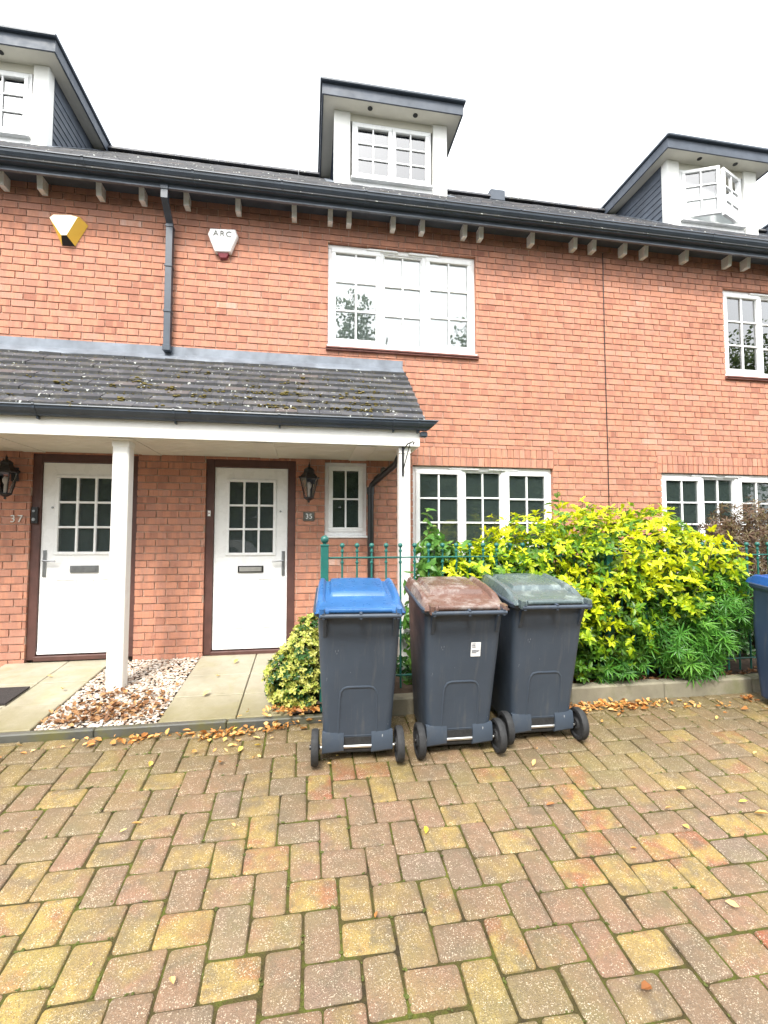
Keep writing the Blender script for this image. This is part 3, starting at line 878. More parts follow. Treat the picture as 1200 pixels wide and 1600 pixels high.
    for x, s_ in ((x0, -1), (x1, 1)):
        fl = MB(); ya = 1.22
        xa, xb = (x - .12, x - .001) if s_ < 0 else (x + .001, x + .12)
        fl.loft([[(xa, ya, roof_z(ya) + .016), (xa, yb_, top + .016), (xa, yb_, top + .022), (xa, ya, roof_z(ya) + .022)], [(xb, ya, roof_z(ya) + .016), (xb, yb_, top + .016), (xb, yb_, top + .022), (xb, ya, roof_z(ya) + .022)]])
        fl.build('flashing', 'lead', dm)
    return dm

def shell(parent, x0, x1):
    """party walls, back wall and floors so that each house is a closed body"""
    s = MB(); B = 2 * RY
    zt = 5.16
    s.box(x0 + .004, x0 + .10, .11, B, 0.03, zt); s.box(x1 - .10, x1 - .004, .11, B, .03, zt); s.box(x0 + .10, x1 - .10, B - .1, B, .03, zt)
    for x in (x0 + .004, x1 - .10):
        s.loft([[(x, .11, zt), (x, B, zt), (x, RY, RZ - .12)], [(x + .096, .11, zt), (x + .096, B, zt), (x + .096, RY, RZ - .12)]])
    s.box(x0 + .10, x1 - .10, .11, B - .1, .10, .2); s.box(x0 + .10, x1 - .10, .11, B - .1, 2.55, 2.7)
    s.build('rear_wall', 'room', parent)

SILLZ = 3.66
def house(label, x0, x1, wins, doors, sold, brackets, dormers, gutter=True):
    t = thing('terraced_house', label, 'house', ((x0 + x1) / 2, 0, .1), 'red brick terraced houses in the row')
    ops = [w_['r'] for w_ in wins] + [(d['x0'] - .085, d['x1'] + .085, -.1, d['z1'] + .085) for d in doors]
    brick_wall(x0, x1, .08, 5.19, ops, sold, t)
    shell(t, x0, x1)
    for w_ in wins:
        r = w_['r']
        window(t, r[0] + .002, r[1] - .002, r[2] + .002, r[3] - .002, w_['lights'], w_['rows'], **w_.get('k', {}))
    for d in doors: front_door(t, d['x0'], d['x1'], d['z0'], d['z1'], d['hl'], d['plate'], d['vx'])
    house_roof(t, x0 + .001, x1 - .001)
    eaves(t, x0, x1, brackets)
    for d in dormers: dormer(t, *d[:4], **(d[4] if len(d) > 4 else {}))
    return t
L3 = [(.345, True), (.31, False), (.345, True)]
h37 = house('brick terraced house numbered 37, its dormer cut off by the left edge', -8.0, -1.56,
    [dict(r=(-7.0, -5.2, SILLZ, 4.86), lights=L3, rows=3, k=dict(tile_sill=True))],
    [dict(x0=-2.70, x1=-1.86, z0=.275, z1=2.235, hl=False, plate='steel', vx=-2.60)],
    [], [-3.7, -3.12, -2.76, -2.20, -1.78], [(-5.18, -3.46, -5.0, -3.67)])
h35 = house('middle brick terraced house numbered 35, with the wide upper window and the complete dormer', -1.56, 3.71,
    [dict(r=(.205, 1.995, SILLZ, 4.875), lights=L3, rows=3, k=dict(tile_sill=True, blind=1.0)),
     dict(r=(1.20, 2.96, .965, 2.295), lights=L3, rows=4),
     dict(r=(.185, .665, 1.475, 2.31), lights=[(1, True)], rows=2, k=dict(vent=0))],
    [dict(x0=-1.005, x1=-.220, z0=.255, z1=2.225, hl=True, plate='black', vx=-.30)],
    [(1.11, 2.97, 2.295, 2.52)],
    [-1.33, -.79, -.18, .225, .44, .955, 1.305, 1.825, 2.03, 2.69, 3.26, 3.52],
    [(.34, 2.04, .60, 1.80)])
h33 = house('right-hand brick terraced house whose dormer window stands open', 3.71, 8.95,
    [dict(r=(5.47, 7.25, 3.62, 4.80), lights=L3, rows=3, k=dict(tile_sill=True)),
     dict(r=(4.455, 6.25, .965, 2.28), lights=L3, rows=4, k=dict(blind=.42, venetian=True))],
    [], [(4.40, 6.35, 2.28, 2.505)], [3.95, 4.25, 4.84, 5.49, 5.78, 6.3, 6.9], [(5.85, 7.57, 6.10, 7.30, dict(open_sashes=True))])
h31 = house('far right neighbouring house of which only the dormer cheek is visible', 8.95, 13.5, [], [], [], [], [(9.55, 11.2, 9.8, 11.0)])

# downpipe from the main gutter to the canopy roof (house 35)
dp = MB()
def rpipe(mb, pts, w_, d_):
    for (p, q) in zip(pts[:-1], pts[1:]):
        p, q = Vector(p), Vector(q)
        ring = lambda c: [(c.x - w_, c.y - d_, c.z), (c.x + w_, c.y - d_, c.z), (c.x + w_, c.y + d_, c.z), (c.x - w_, c.y + d_, c.z)]
        mb.loft([ring(p), ring(q)])
X = -1.50
rpipe(dp, [(X, -.255, 5.15), (X, -.255, 4.98), (X, -.055, 4.84), (X, -.055, 3.50)], .033, .033)
for z in (5.07, 4.80, 4.36, 3.86): dp.cbox(X - .040, X + .040, (-.295 if z > 5 else -.095), (-.215 if z > 5 else -.012), z, z + (.04 if z > 5 else .03), .005)
dp.cbox(X - .04, X + .04, -.095, -.015, 3.44, 3.51, .006)
dp.build('downpipe', 'slate_plastic', h35)
# movement joint and cable up the wall between 35 and 33
mj = MB(); mj.tube([(3.70, -.006, 1.0), (3.703, -.007, 2.6), (3.698, -.006, 3.9), (3.702, -.008, 5.09)], .0055, 6)
mj.build('wall_cable', 'black', h35)
# roof vent near the ridge
rv = MB(); rv.cbox(3.30, 3.60, 2.62, 2.86, RZ - .1, RZ + .125, .02); rv.build('roof_vent', 'fascia_dark', h35)

# ------------------------------------------------------------------ porch canopy
CX0, CX1, CY = -6.0, 1.10, -.90
can = thing('porch_canopy', 'tiled lean-to porch canopy with mossy dark tiles over both front doors', 'canopy', (-1.6, -.7, .16))
cz = lambda y: 3.40 + (y + .0) * (3.40 - 2.575) / .97
mb = MB()
mb.loft([[(CX0, -.02, cz(-.02) - .07), (CX0, -.02, cz(-.02) - .025), (CX0, -.965, cz(-.965) - .025), (CX0, -.965, cz(-.965) - .07)], [(CX1 - .02, -.02, cz(-.02) - .07), (CX1 - .02, -.02, cz(-.02) - .025), (CX1 - .02, -.965, cz(-.965) - .025), (CX1 - .02, -.965, cz(-.965) - .07)]], tone=(.2, .2))
n = 9; L = .985 / n; moss = []
for r in range(n):
    ya = -.985 + r * L; yb = min(ya + L * 1.35, -.012)
    x = CX0 + (.0 if r % 2 else -.10)
    while x < CX1 - .01:
        a, b = max(x, CX0), min(x + .197, CX1)
        if b - a > .03:
            lf = random.uniform(0, .006); z0_, z1_ = cz(ya) + .030 + lf, cz(yb) - .004 - L * .0
            dy = random.gauss(0, .004); sk = random.gauss(0, .0015)
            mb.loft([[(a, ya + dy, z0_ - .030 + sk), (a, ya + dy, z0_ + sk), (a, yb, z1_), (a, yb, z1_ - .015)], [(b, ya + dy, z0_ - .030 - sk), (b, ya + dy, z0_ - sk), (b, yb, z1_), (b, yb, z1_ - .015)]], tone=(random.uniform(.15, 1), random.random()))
            mb.t[-6] = 0.0       # tile butts: wet dirt, darkened also for the missing shadow under each course
        x += .20
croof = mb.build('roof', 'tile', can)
ms = MB()
for _ in range(150):
    r = random.choice([0, 1, 1, 2, 2, 3, 3, 4, 5, 6]); y = -.985 + r * L - random.uniform(-.006, .012)
    x = random.triangular(-3.2, 1.05, .5); s_ = random.uniform(.008, .026) * (1 if random.random() < .8 else 1.5)
    for q in range(random.randint(2, 6)):
        u, v_ = random.gauss(0, s_), random.gauss(0, s_ * .5)
        yy = y + v_
        pebble(ms, x + u, yy, cz(yy) + .016 + (.010 if v_ > 0 else 0), s_ * random.uniform(.4, .8))
for r in range(1, n):
    x = -3.3
    while x < CX1 - .03:
        if random.random() < .75: pebble(ms, x, -.985 + r * L - .004, cz(-.985 + r * L) + .001, random.uniform(.005, .011))
        x += random.uniform(.01, .035)
tag(ms.build('moss', 'moss', croof, smooth=True), kind='stuff')
fl = MB(); xs = np.linspace(CX0, CX1 - .02, 60)
prof = lambda x_: [(-.004, 3.515), (-.012, 3.516), (-.016 + .004 * math.sin(x_ * 7), 3.43 + .004 * math.sin(x_ * 5)), (-.065, cz(-.065) + .040 + .004 * math.sin(x_ * 11)), (-.100 + .006 * math.sin(x_ * 4), cz(-.100) + .034 + .003 * math.sin(x_ * 23)), (-.097, cz(-.100) + .020), (-.03, cz(-.03) + .012), (-.004, 3.42)]
fl.loft([[(x_, y, z) for y, z in prof(x_)] for x_ in xs]); fl.build('flashing', 'lead', can, smooth=True)
fa = MB(); fa.cbox(CX0, CX1 - .035, -.895, -.873, 2.335, 2.505, .003); fa.cbox(CX1 - .058, CX1 - .036, -.872, -.012, 2.336, 2.46, .003)
fa.build('fascia', 'white_wood', can)
ge = MB(); ge.loft([[(CX1 - .055, -.90, 2.45), (CX1 - .055, -.02, 2.45), (CX1 - .055, -.02, cz(-.02) - .03), (CX1 - .055, -.90, cz(-.90) - .03)], [(CX1 - .035, -.90, 2.45), (CX1 - .035, -.02, 2.45), (CX1 - .035, -.02, cz(-.02) - .03), (CX1 - .035, -.90, cz(-.90) - .03)]]); ge.build('gable_board', 'white_wood', can)
so = MB(); y = -.868
while y < -.03:
    so.cbox(CX0, CX1 - .062, y, min(y + .064, -.014), 2.330, 2.358, .008); y += .078
so.box(CX0, CX1 - .062, -.87, -.012, 2.354, 2.362)
so.build('soffit', 'cream', can)
for x_ in (-2.75, -1.63, -.42, .55):
    cvr = MB(); cvr.cbox(x_ - .10, x_ + .10, -.868, -.02, 2.325, 2.331, .002); cvr.build('soffit_strip', 'cream', can)
gu = MB(); gp = gutter_profile(-.898, 2.572, .92)
gu.ext_x(gp, CX0, CX1 - .02)
gt = gu.build('gutter', 'slate_plastic', can)
# ogee stop end running past the verge, cut on a slant
se = MB(); gq = gutter_profile(-.897, 2.5725, .95); zt = max(z for _, z in gq); zb = min(z for _, z in gq)
se.loft([[(CX1 - .02, y, z) for y, z in gq], [(CX1 + .03 + .10 * ((z - zb) / (zt - zb)) ** .8, y, z) for y, z in gq]])
se.cbox(CX1 - .035, CX1 + .035, -.93, -.875, 2.425, 2.478, .01)
se.build('stop_end', 'slate_plastic', gt)
for x_ in (-4.1, -3.3, -2.27, -1.17, -.27, .79, 1.03):
    cl = MB(); cl.ext_x([(y - .003 if y < -.92 else y, z - .004 if z < 2.55 else z + .003) for y, z in gutter_profile(-.897, 2.573, .94)], x_, x_ + .018)
    cl.cbox(x_, x_ + .016, -.935, -.89, 2.462, 2.482, .004); cl.build('gutter_clip', 'slate_plastic', gt)
for px_, nm in ((-1.655, 'post'), (.925, 'post')):
    p = MB(); w_ = .068 if px_ < 0 else .055
    yc = -.72 if px_ < 0 else -.80
    p.cbox(px_ - w_, px_ + w_, yc - w_, yc + w_, .10, 2.334, .012); p.cbox(px_ - w_ - .004, px_ + w_ + .004, yc - w_ - .004, yc + w_ + .004, 2.27, 2.333, .004)
    p.build('post', 'white_wood', can)
# downpipe of the canopy: behind the right post to the wall and down
dq = MB(); dq.tube([(.93, -.62, 2.40), (.925, -.60, 2.30), (.90, -.52, 2.22), (.76, -.10, 2.10), (.715, -.055, 2.05), (.70, -.052, 1.98)], .034, 12)
dq.tube([(.70, -.052, 2.0), (.70, -.052, .22)], .036, 14); dq.tube([(.79, -.17, 2.128), (.76, -.11, 2.103)], .041, 12); dq.tube([(.70, -.052, 2.02), (.70, -.052, 1.94)], .042, 14)
dq.build('downpipe', 'black', can, smooth=True)

# ------------------------------------------------------------------ wall things
def lantern(x, z, label, scale=1.0):
    t = thing('wall_lantern', label, 'lantern', (x, 0, z), 'black carriage lanterns by the front doors', local=True)
    S = scale; yc = -.15
    def hexr(r, z_): return [(r * math.cos(math.pi / 3 * k + .26) * S, yc + r * math.sin(math.pi / 3 * k + .26) * S, z_ * S) for k in range(6)]
    b = MB(); b.lathe([(.045, 0), (.05, .006), (.03, .014)], (0, 0, 0), 16)
    b2 = MB(); b2.cbox(-.035, .035, -.018, -.001, .02, .16, .008); b2.tube([(0, -.01, .10), (0, -.07, .16), (0, -.12, .185), (0, yc, .18)], .011, 8)
    b2.build('wall_bracket', 'black', t, smooth=True)
    c = MB()
    c.loft([hexr(.105, .085), hexr(.115, .095), hexr(.10, .105), hexr(.085, .125), hexr(.062, .15), hexr(.055, .175), hexr(.058, .185), hexr(.04, .205), hexr(.012, .22)])
    c.ball((0, yc * 1, .232 * S), .012 * S, 10, 6); c.lathe([(.012, .24), (.006, .25), (.0, .275)], (0, yc, 0), 8)
    for k in range(6):
        a = math.pi / 3 * k + .26; c.ball((.108 * math.cos(a), yc + .108 * math.sin(a), .105), .009, 6, 4)
    c.build('roof_cap', 'black', t)
    f = MB()
    for k in range(6):
        a = math.pi / 3 * k + .26
        f.tube([(.098 * math.cos(a), yc + .098 * math.sin(a), .088), (.050 * math.cos(a), yc + .050 * math.sin(a), -.115)], .0055, 6)
    f.loft([hexr(.055, -.112), hexr(.055, -.125), hexr(.035, -.14), hexr(.015, -.15)]); f.ball((0, yc, -.163), .013, 8, 6)
    f.build('cage', 'black', t)
    g_ = MB(); g_.loft([hexr(.049, -.11), hexr(.096, .085)], cap=False); g_.build('lantern_glass', 'lantern_glass', t)
    l = MB(); l.lathe([(.014, -.11), (.014, -.05), (.012, -.03), (.026, .0), (.028, .02), (.018, .045), (.0, .055)], (0, yc, 0), 12); l.build('bulb', 'white', t, smooth=True)
    return t
l35 = lantern(.01, 2.005, 'black lantern between door 35 and the narrow window')
l37 = lantern(-2.93, 2.005, 'black lantern at the left edge of the picture beside door 37')

def plaque(x, z, txt, label, board):
    t = thing('house_number', label, 'house number', (x, 0, z))
    if board:
        m = MB(); m.cbox(x - .062, x + .062, -.014, -.002, z - .048, z + .048, .005); m.build('plate', 'plaque', t)
        lettering('digits', txt, .078, (x, -.0165, z), 'white', t, .002, 1.0)
    else:
        lettering('digits', txt, .105, (x, -.010, z), 'digits', t, .005, 1.25)
plaque(.012, 1.688, '35', 'small dark plaque reading 35 under the lantern', True)
plaque(-2.90, 1.642, '37', 'metal digits 37 fixed to the brick left of door 37', False)

t = thing('doorbell', 'black video doorbell on the brown frame of door 37', 'doorbell', (-2.745, .02, 1.60))
m = MB(); m.cbox(-2.775, -2.715, -.012, .0245, 1.60, 1.765, .012); m.build('housing', 'black', t, smooth=True)
m = MB(); m.tube([(-2.745, -.016, 1.725), (-2.745, -.011, 1.725)], .012, 12); m.build('lens', 'steel', t)
m = MB(); m.tube([(-2.745, -.016, 1.64), (-2.745, -.011, 1.64)], .016, 14); m.build('button', 'steel', t)
t = thing('doorbell', 'tiny white bell push on the brown frame of door 35', 'doorbell', (-1.05, .02, 1.67))
m = MB(); m.cbox(-1.066, -1.036, .008, .0245, 1.685, 1.745, .005); m.build('housing', 'white', t)
m = MB(); m.tube([(-1.051, .003, 1.715), (-1.051, .009, 1.715)], .007, 12); m.build('button', 'red_dark', t)

# alarm boxes
t = thing('alarm_box', 'yellow angular burglar alarm box on the upper wall of 37', 'alarm box', (-2.5, 0, 4.5))
B = [(-2.66, -.002, 4.74), (-2.58, -.002, 4.84), (-2.42, -.002, 4.86), (-2.335, -.002, 4.775), (-2.455, -.002, 4.535), (-2.58, -.002, 4.53)]
Fp = [(-2.665, -.09, 4.765), (-2.63, -.09, 4.80), (-2.47, -.09, 4.815), (-2.40, -.09, 4.80), (-2.50, -.09, 4.595), (-2.55, -.09, 4.59)]
m = MB(); m.add(B + Fp, [(0, 1, 7, 6), (1, 2, 8, 7), (2, 3, 9, 8), (3, 4, 10, 9), (5, 0, 6, 11)]); m.build('side_cover', 'yellow', t)
m = MB(); m.add([(x, y - .001, z) for x, y, z in Fp], [(5, 4, 3, 2, 1, 0)]); m.build('front_cover', 'pale_yellow', t)
m = MB(); m.add([B[4], B[5], Fp[5], Fp[4]], [(0, 1, 2, 3)]); m.build('strobe_lens', 'black', t)
t = thing('alarm_box', 'white shield-shaped alarm box lettered ARC right of the downpipe', 'alarm box', (-.955, 0, 4.55))
Bk = [(-1.085, 4.85), (-.825, 4.865), (-.80, 4.80), (-.87, 4.61), (-1.03, 4.60), (-1.105, 4.79)]
m = MB(); cx, czz = -.955, 4.74
ring = lambda k, y: [(cx + (x - cx) * k, y, czz + (z - czz) * k) for x, z in Bk]
m.loft([ring(1.05, -.002), ring(1.06, -.035), ring(1.0, -.055), ring(.92, -.062)]); m.build('cover', 'white', t, smooth=True)
lettering('lettering', 'ARC', .088, (-.955, -.0655, 4.795), 'plaque', t, .001, 1.25)
m = MB(); m.loft([[(-1.01, -.004, 4.60), (-.885, -.004, 4.61), (-.91, -.004, 4.535), (-.98, -.004, 4.53)], [(-1.01, -.045, 4.60), (-.885, -.045, 4.61), (-.915, -.035, 4.55), (-.975, -.035, 4.545)]]); m.build('strobe_lens', 'red_dark', t)

# small lamp/sensor
t = thing('motion_sensor', 'small grey sensor on the brick between narrow window and right post', 'sensor', (.86, 0, 2.2))
m = MB(); m.lathe([(.0, -.0), (.034, .002), (.036, .03), (.028, .05), (.01, .062), (0, .064)], (.845, -.055, 2.19), 14); m.tube([(.845, -.002, 2.215), (.845, -.05, 2.225)], .012, 8); m.build('housing', 'plaque', t, smooth=True)
m = MB(); m.ball((.855, -.075, 2.188), .024, 12, 8); m.build('lens', 'white', t, smooth=True)

# hanging basket bracket on the right post
t = thing('basket_bracket', 'black scrolled hanging-basket bracket on the right canopy post', 'bracket', (.925, -.86, 2.05))
m = MB(); yb = -.866
m.cbox(.892, .912, yb - .010, yb + .006, 2.05, 2.335, .003)
m.build('back_plate', 'black', t)
m = MB(); m.tube([(.902, yb - .006, 2.30), (.93, yb - .10, 2.345), (.955, yb - .20, 2.345), (.962, yb - .23, 2.33), (.955, yb - .21, 2.318)], .006, 8)
m.tube([(.902, yb - .006, 2.10), (.92, yb - .06, 2.20), (.935, yb - .12, 2.30), (.942, yb - .15, 2.34)], .005, 8); m.build('arm', 'black', t)

# doormat
m = MB(); m.loft([[(-2.85, -1.0, pz(-1.0) + q), (-2.27, -1.0, pz(-1.0) + q), (-2.27, -.67, pz(-.67) + q), (-2.85, -.67, pz(-.67) + q)] for q in (.004, .018)])
dm_ = m.build('doormat', 'mat'); dm_.data.transform(Matrix.Translation((-.1, 0, 0)))
tag(dm_, 'dark doormat lying on the path of number 37', 'doormat')

# ------------------------------------------------------------------ railing
RYY = -1.34
t = thing('metal_railing', 'green metal railing with ball finials along the kerb', 'railing', (2.7, RYY, .15))
def rpost(x):
    p = MB(); p.cbox(x - .032, x + .032, RYY - .032, RYY + .032, .05, 1.395, .005); p.cbox(x - .036, x + .036, RYY - .036, RYY + .036, 1.385, 1.402, .004)
    p.lathe([(.014, 0), (.016, .012), (.024, .018)], (x, RYY, 1.40), 14); p.ball((x, RYY, 1.442), .034, 16, 10)
    p.build('post', 'green', t, smooth=True)
for x_ in (.14, 2.725, 5.31): rpost(x_)
for a_, b_ in ((.17, 2.695), (2.755, 5.28)):
    rl = MB(); rl.cbox(a_, b_, RYY - .013, RYY + .013, 1.285, 1.297, .003); rl.build('top_rail', 'green', t)
for a_, b_ in ((.17, 2.695), (2.755, 5.28)):
    rl = MB(); rl.cbox(a_, b_, RYY - .013, RYY + .013, .30, .312, .003); rl.build('bottom_rail', 'green', t)
sp = MB(); sp.tube([(0, 0, .20), (0, 0, 1.375)], .0085, 8); sp.ball((0, 0, 1.392), .021, 12, 8)
for z in (1.345, 1.25, .80, .70): sp.lathe([(.009, -.012), (.014, -.006), (.014, .006), (.009, .012)], (0, 0, z), 10)
proto = sp.build('baluster', 'green', t, smooth=True)
px_ = [.14 + .1465 + .1235 * i for i in range(21)]; px_ = [x_ for x_ in px_ if x_ < 2.66] + [2.725 + .13 + .1235 * i for i in range(20)]
first = True
for x_ in px_:
    o = proto if first else proto.copy()
    if not first: C.objects.link(o); o.parent = t
    first = False
    o.location = Vector((x_, RYY, 0)) - Vector((2.7, RYY, .15))

# ------------------------------------------------------------------ wheelie bins
def rrect(hx0, hx1, hy0, hy1, r, z, n=5):
    pts = []
    for (cx_, cy_, a0) in ((hx1 - r, hy0 + r, -90), (hx1 - r, hy1 - r, 0), (hx0 + r, hy1 - r, 90), (hx0 + r, hy0 + r, 180)):
        for k in range(n): a = R(a0 + 90 * k / (n - 1)); pts.append((cx_ + r * math.cos(a), cy_ + r * math.sin(a), z))
    return pts
def make_bin(label, body_mat, lid_mat):
    t = thing('wheelie_bin', label, 'wheelie bin', (0, 0, 0), 'grey wheelie bins lined up at the kerb', local=True)
    b = MB()
    prof = [(.045, .205, -.240, .20), (.06, .225, -.258, .225), (.30, .238, -.266, .275), (.62, .256, -.285, .322), (.93, .272, -.305, .338), (.945, .275, -.308, .340)]
    b.loft([rrect(-x_, x_, ya, yb_, .055, z) for z, x_, ya, yb_ in prof])
    body = b.build('body', body_mat, t, smooth=True)
    # raised arch (embossed rib) on the wheel side
    a = MB(); pts = []
    fy = lambda z: -.266 - (z - .30) * .060
    for (x_, z) in [(-.128, .15), (-.126, .28), (-.122, .42), (-.116, .455), (-.098, .478), (-.07, .485), (.07, .485), (.098, .478), (.116, .455), (.122, .42), (.126, .28), (.128, .15)]:
        pts.append((x_, fy(z) + .0045, z))
    a.tube(pts, .010, 8); a.tube([(-.105, fy(.16) + .002, .165), (.105, fy(.16) + .002, .165)], .008, 8); a.build('embossed_arch', body_mat, t, smooth=True)
    r_ = MB(); r_.box(-.091, .091, -.2655, -.225, .074, .168); r_.build('axle_recess_shade', 'rubber', t)  # dark block proud of the body, in place of the hollow's shade
    # skirt plate around recess
    for s_ in (-1, 1):
        sk = MB(); x0_, x1_ = sorted((s_ * .092, s_ * .236))
        sk.loft([[(x0_, -.270, .060), (x1_, -.272, .074), (x1_, -.21, .074), (x0_, -.21, .060)], [(x0_, -.283, .075), (x1_, -.281, .088), (x1_, -.21, .088), (x0_, -.21, .075)], [(x0_, -.284, .150), (x1_, -.282, .150), (x1_, -.22, .150), (x0_, -.22, .150)], [(x0_, -.262, .205), (x1_, -.260, .205), (x1_, -.235, .205), (x0_, -.235, .205)]])
        sk.build('axle_housing', body_mat, t, smooth=True)
    ax = MB(); ax.tube([(-.30, -.2675, .106), (.30, -.2675, .106)], .0100, 10); ax.build('axle', 'chrome', t, smooth=True)
    for s_ in (-1, 1):
        wm = MB(); c_ = Vector((s_ * .282, -.268, .112)); rr = [(.0, -.024), (.035, -.026), (.045, -.016), (.078, -.014), (.088, -.024), (.108, -.023), (.114, -.014), (.114, .014), (.108, .023), (.088, .024), (.078, .014), (.045, .016), (.035, .026), (0, .026)]
        rings = [[(c_.x + q, c_.y + max(rad, 1e-4) * math.cos(2 * math.pi * k / 28), c_.z + max(rad, 1e-4) * math.sin(2 * math.pi * k / 28)) for k in range(28)] for rad, q in rr]
        wm.loft(rings); wh = wm.build('wheel', 'rubber', t, smooth=True)
        hb = MB(); hb.tube([(c_.x - .035, c_.y, c_.z), (c_.x + .035, c_.y, c_.z)], .017, 12); hb.build('hub', 'black', wh)
    # collar rim
    c = MB()
    c.loft([rrect(-.272, .272, -.305, .338, .055, .915), rrect(-.276, .276, -.312, .345, .055, .925), rrect(-.298, .298, -.335, .362, .06, .945), rrect(-.303, .303, -.338, .366, .06, .968), rrect(-.298, .298, -.334, .360, .06, .975), rrect(-.27, .27, -.305, .335, .05, .975)])
    c.build('rim', body_mat, t, smooth=True)
    # handle bar with lugs, hinge side
    h = MB(); h.tube([(-.255, -.385, .962), (.255, -.385, .962)], .0135, 12)
    for x_ in (-.235, 0, .235):
        h.loft([[(x_ - .010, -.33, .93), (x_ + .010, -.33, .93), (x_ + .010, -.33, .985), (x_ - .010, -.33, .985)], [(x_ - .008, -.395, .945), (x_ + .008, -.395, .945), (x_ + .008, -.395, .980), (x_ - .008, -.395, .980)]])
    for x_ in (-.225, .225):
        h.loft([[(x_ - .012, -.300, .81), (x_ + .012, -.300, .81), (x_ + .012, -.300, .93), (x_ - .012, -.300, .93)], [(x_ - .010, -.304, .82), (x_ + .010, -.304, .82), (x_ + .010, -.345, .93), (x_ - .010, -.345, .93)]])
    h.build('handle', body_mat, t, smooth=True)
    # lid as a height field
    nx, ny = 46, 54; X_, Yl0, Yl1 = .287, -.345, .375
    def sm(e0, e1, v): q = min(1, max(0, (v - e0) / (e1 - e0))); return q * q * (3 - 2 * q)
    def lh(x_, y_):
        u = abs(x_) / X_; v_ = (y_ - Yl0) / (Yl1 - Yl0)
        h_ = .980 + .014 * sm(0, .06, v_)
        h_ += .022 * sm(.02, .55, v_) * (1 - .25 * sm(.8, 1, v_))           # rise towards the front
        h_ += .012 * (1 - u * u) * sm(.2, .5, v_)                            # crown
        h_ += .020 * (1 - sm(.66, .69, u)) * sm(.34, .36, v_) * (1 - .5 * sm(.9, .97, v_))   # raised centre panel with its step
        h_ += .028 * sm(.80, .84, u) * (1 - sm(.95, 1.0, u)) * sm(.12, .30, v_) * (1 - .3 * sm(.9, 1, v_))         # side rails
        h_ -= .026 * sm(.90, 1, v_)
        h_ -= .022 * sm(.93, 1.0, u)
        return h_
    l = MB(); vs = []
    for j in range(ny + 1):
        for i in range(nx + 1):
            x_ = -X_ + 2 * X_ * i / nx; y_ = Yl0 + (Yl1 - Yl0) * j / ny
            # rounded plan corners
            xx = x_ * (1 - .045 * (max(0, (y_ - .30) / .075)) ** 2); vs.append((xx, y_, lh(x_, y_)))
    top = len(vs)
    fs = [(j * (nx + 1) + i, j * (nx + 1) + i + 1, (j + 1) * (nx + 1) + i + 1, (j + 1) * (nx + 1) + i) for j in range(ny) for i in range(nx)]
    per = [(0, i) for i in range(nx + 1)] + [(j, nx) for j in range(1, ny + 1)] + [(ny, i) for i in range(nx - 1, -1, -1)] + [(j, 0) for j in range(ny - 1, 0, -1)]
    pi = [j * (nx + 1) + i for j, i in per]
    for k_ in pi: x_, y_, z_ = vs[k_]; vs.append((x_ * 1.012, y_ + .004 * (1 if y_ > 0 else -1), .969))
    m_ = len(pi)
    for k_ in range(m_): fs.append((pi[(k_ + 1) % m_], pi[k_], top + k_, top + (k_ + 1) % m_))
    l.add(vs, fs)
    # hinge strip and knuckles
    l.tube([(-.20, -.350, .985), (.20, -.350, .985)], .014, 10)
    for s_ in (-1, 1): l.cbox(s_ * .245 - .016, s_ * .245 + .016, -.392, -.32, .955, 1.005, .01)
    l.build('lid', lid_mat, t, smooth=True)
    return t
def place_bin(t, x, y, yaw):
    # sits square on the sloping paving
    pitch = math.atan(SL)
    t.location = (x, y, gz(y) + .002)
    for ch in t.children:
        if ch.type == 'MESH' and not ch.name.startswith('wheel'):
            ch.data.transform(Matrix.Diagonal((1, 1, 1.072, 1)) if not ch.name.startswith(('axle',)) else Matrix.Identity(4))
            for g_ in ch.children: g_.data.transform(Matrix.Diagonal((1, 1, 1.072, 1)))
    t.rotation_euler = Matrix.Rotation(pitch, 4, 'X').to_euler() if not yaw else (Matrix.Rotation(pitch, 4, 'X') @ Matrix.Rotation(R(yaw), 4, 'Z')).to_euler()
bb = make_bin('grey bin with the bright blue lid, in front of the railing end post', 'bin_body', 'lid_blue'); place_bin(bb, .355, -1.775, -3)
bc = make_bin('grey bin with the brown lid and a white sticker, middle of the three', 'bin_body', 'lid_brown'); place_bin(bc, 1.055, -1.775, -1)
st = MB(); sy = lambda z: -.2675 - (z / 1.072 - .30) * .0625
st.loft([[(.05, sy(.70) - .002, .70), (.118, sy(.70) - .002, .70), (.118, sy(.80) - .002, .80), (.05, sy(.80) - .002, .80)], [(.05, sy(.70) - .0005, .70), (.118, sy(.70) - .0005, .70), (.118, sy(.80) - .0005, .80), (.05, sy(.80) - .0005, .80)]])
sk_ = st.build('sticker', 'sticker', bc)
pr = MB()
for i, (a, b) in enumerate(((.056, .112), (.056, .104), (.056, .09), (.056, .082), (.056, .08), (.056, .084))):
    z = (.745, .736, .727, .79, .779, .768)[i]; pr.box(a, b, sy(z) - .004, sy(z) - .0028, z - .0022, z + .0022)
pr.build('print', 'print', sk_)
bd_ = make_bin('grey bin with the pale grey-green lid, rightmost of the three', 'bin_body', 'lid_grey'); place_bin(bd_, 1.715, -1.70, -1)
be = make_bin('navy bin with a dark blue lid cut off by the right edge', 'bin_body_blue', 'lid_navy'); place_bin(be, 4.16, -1.86, 2)

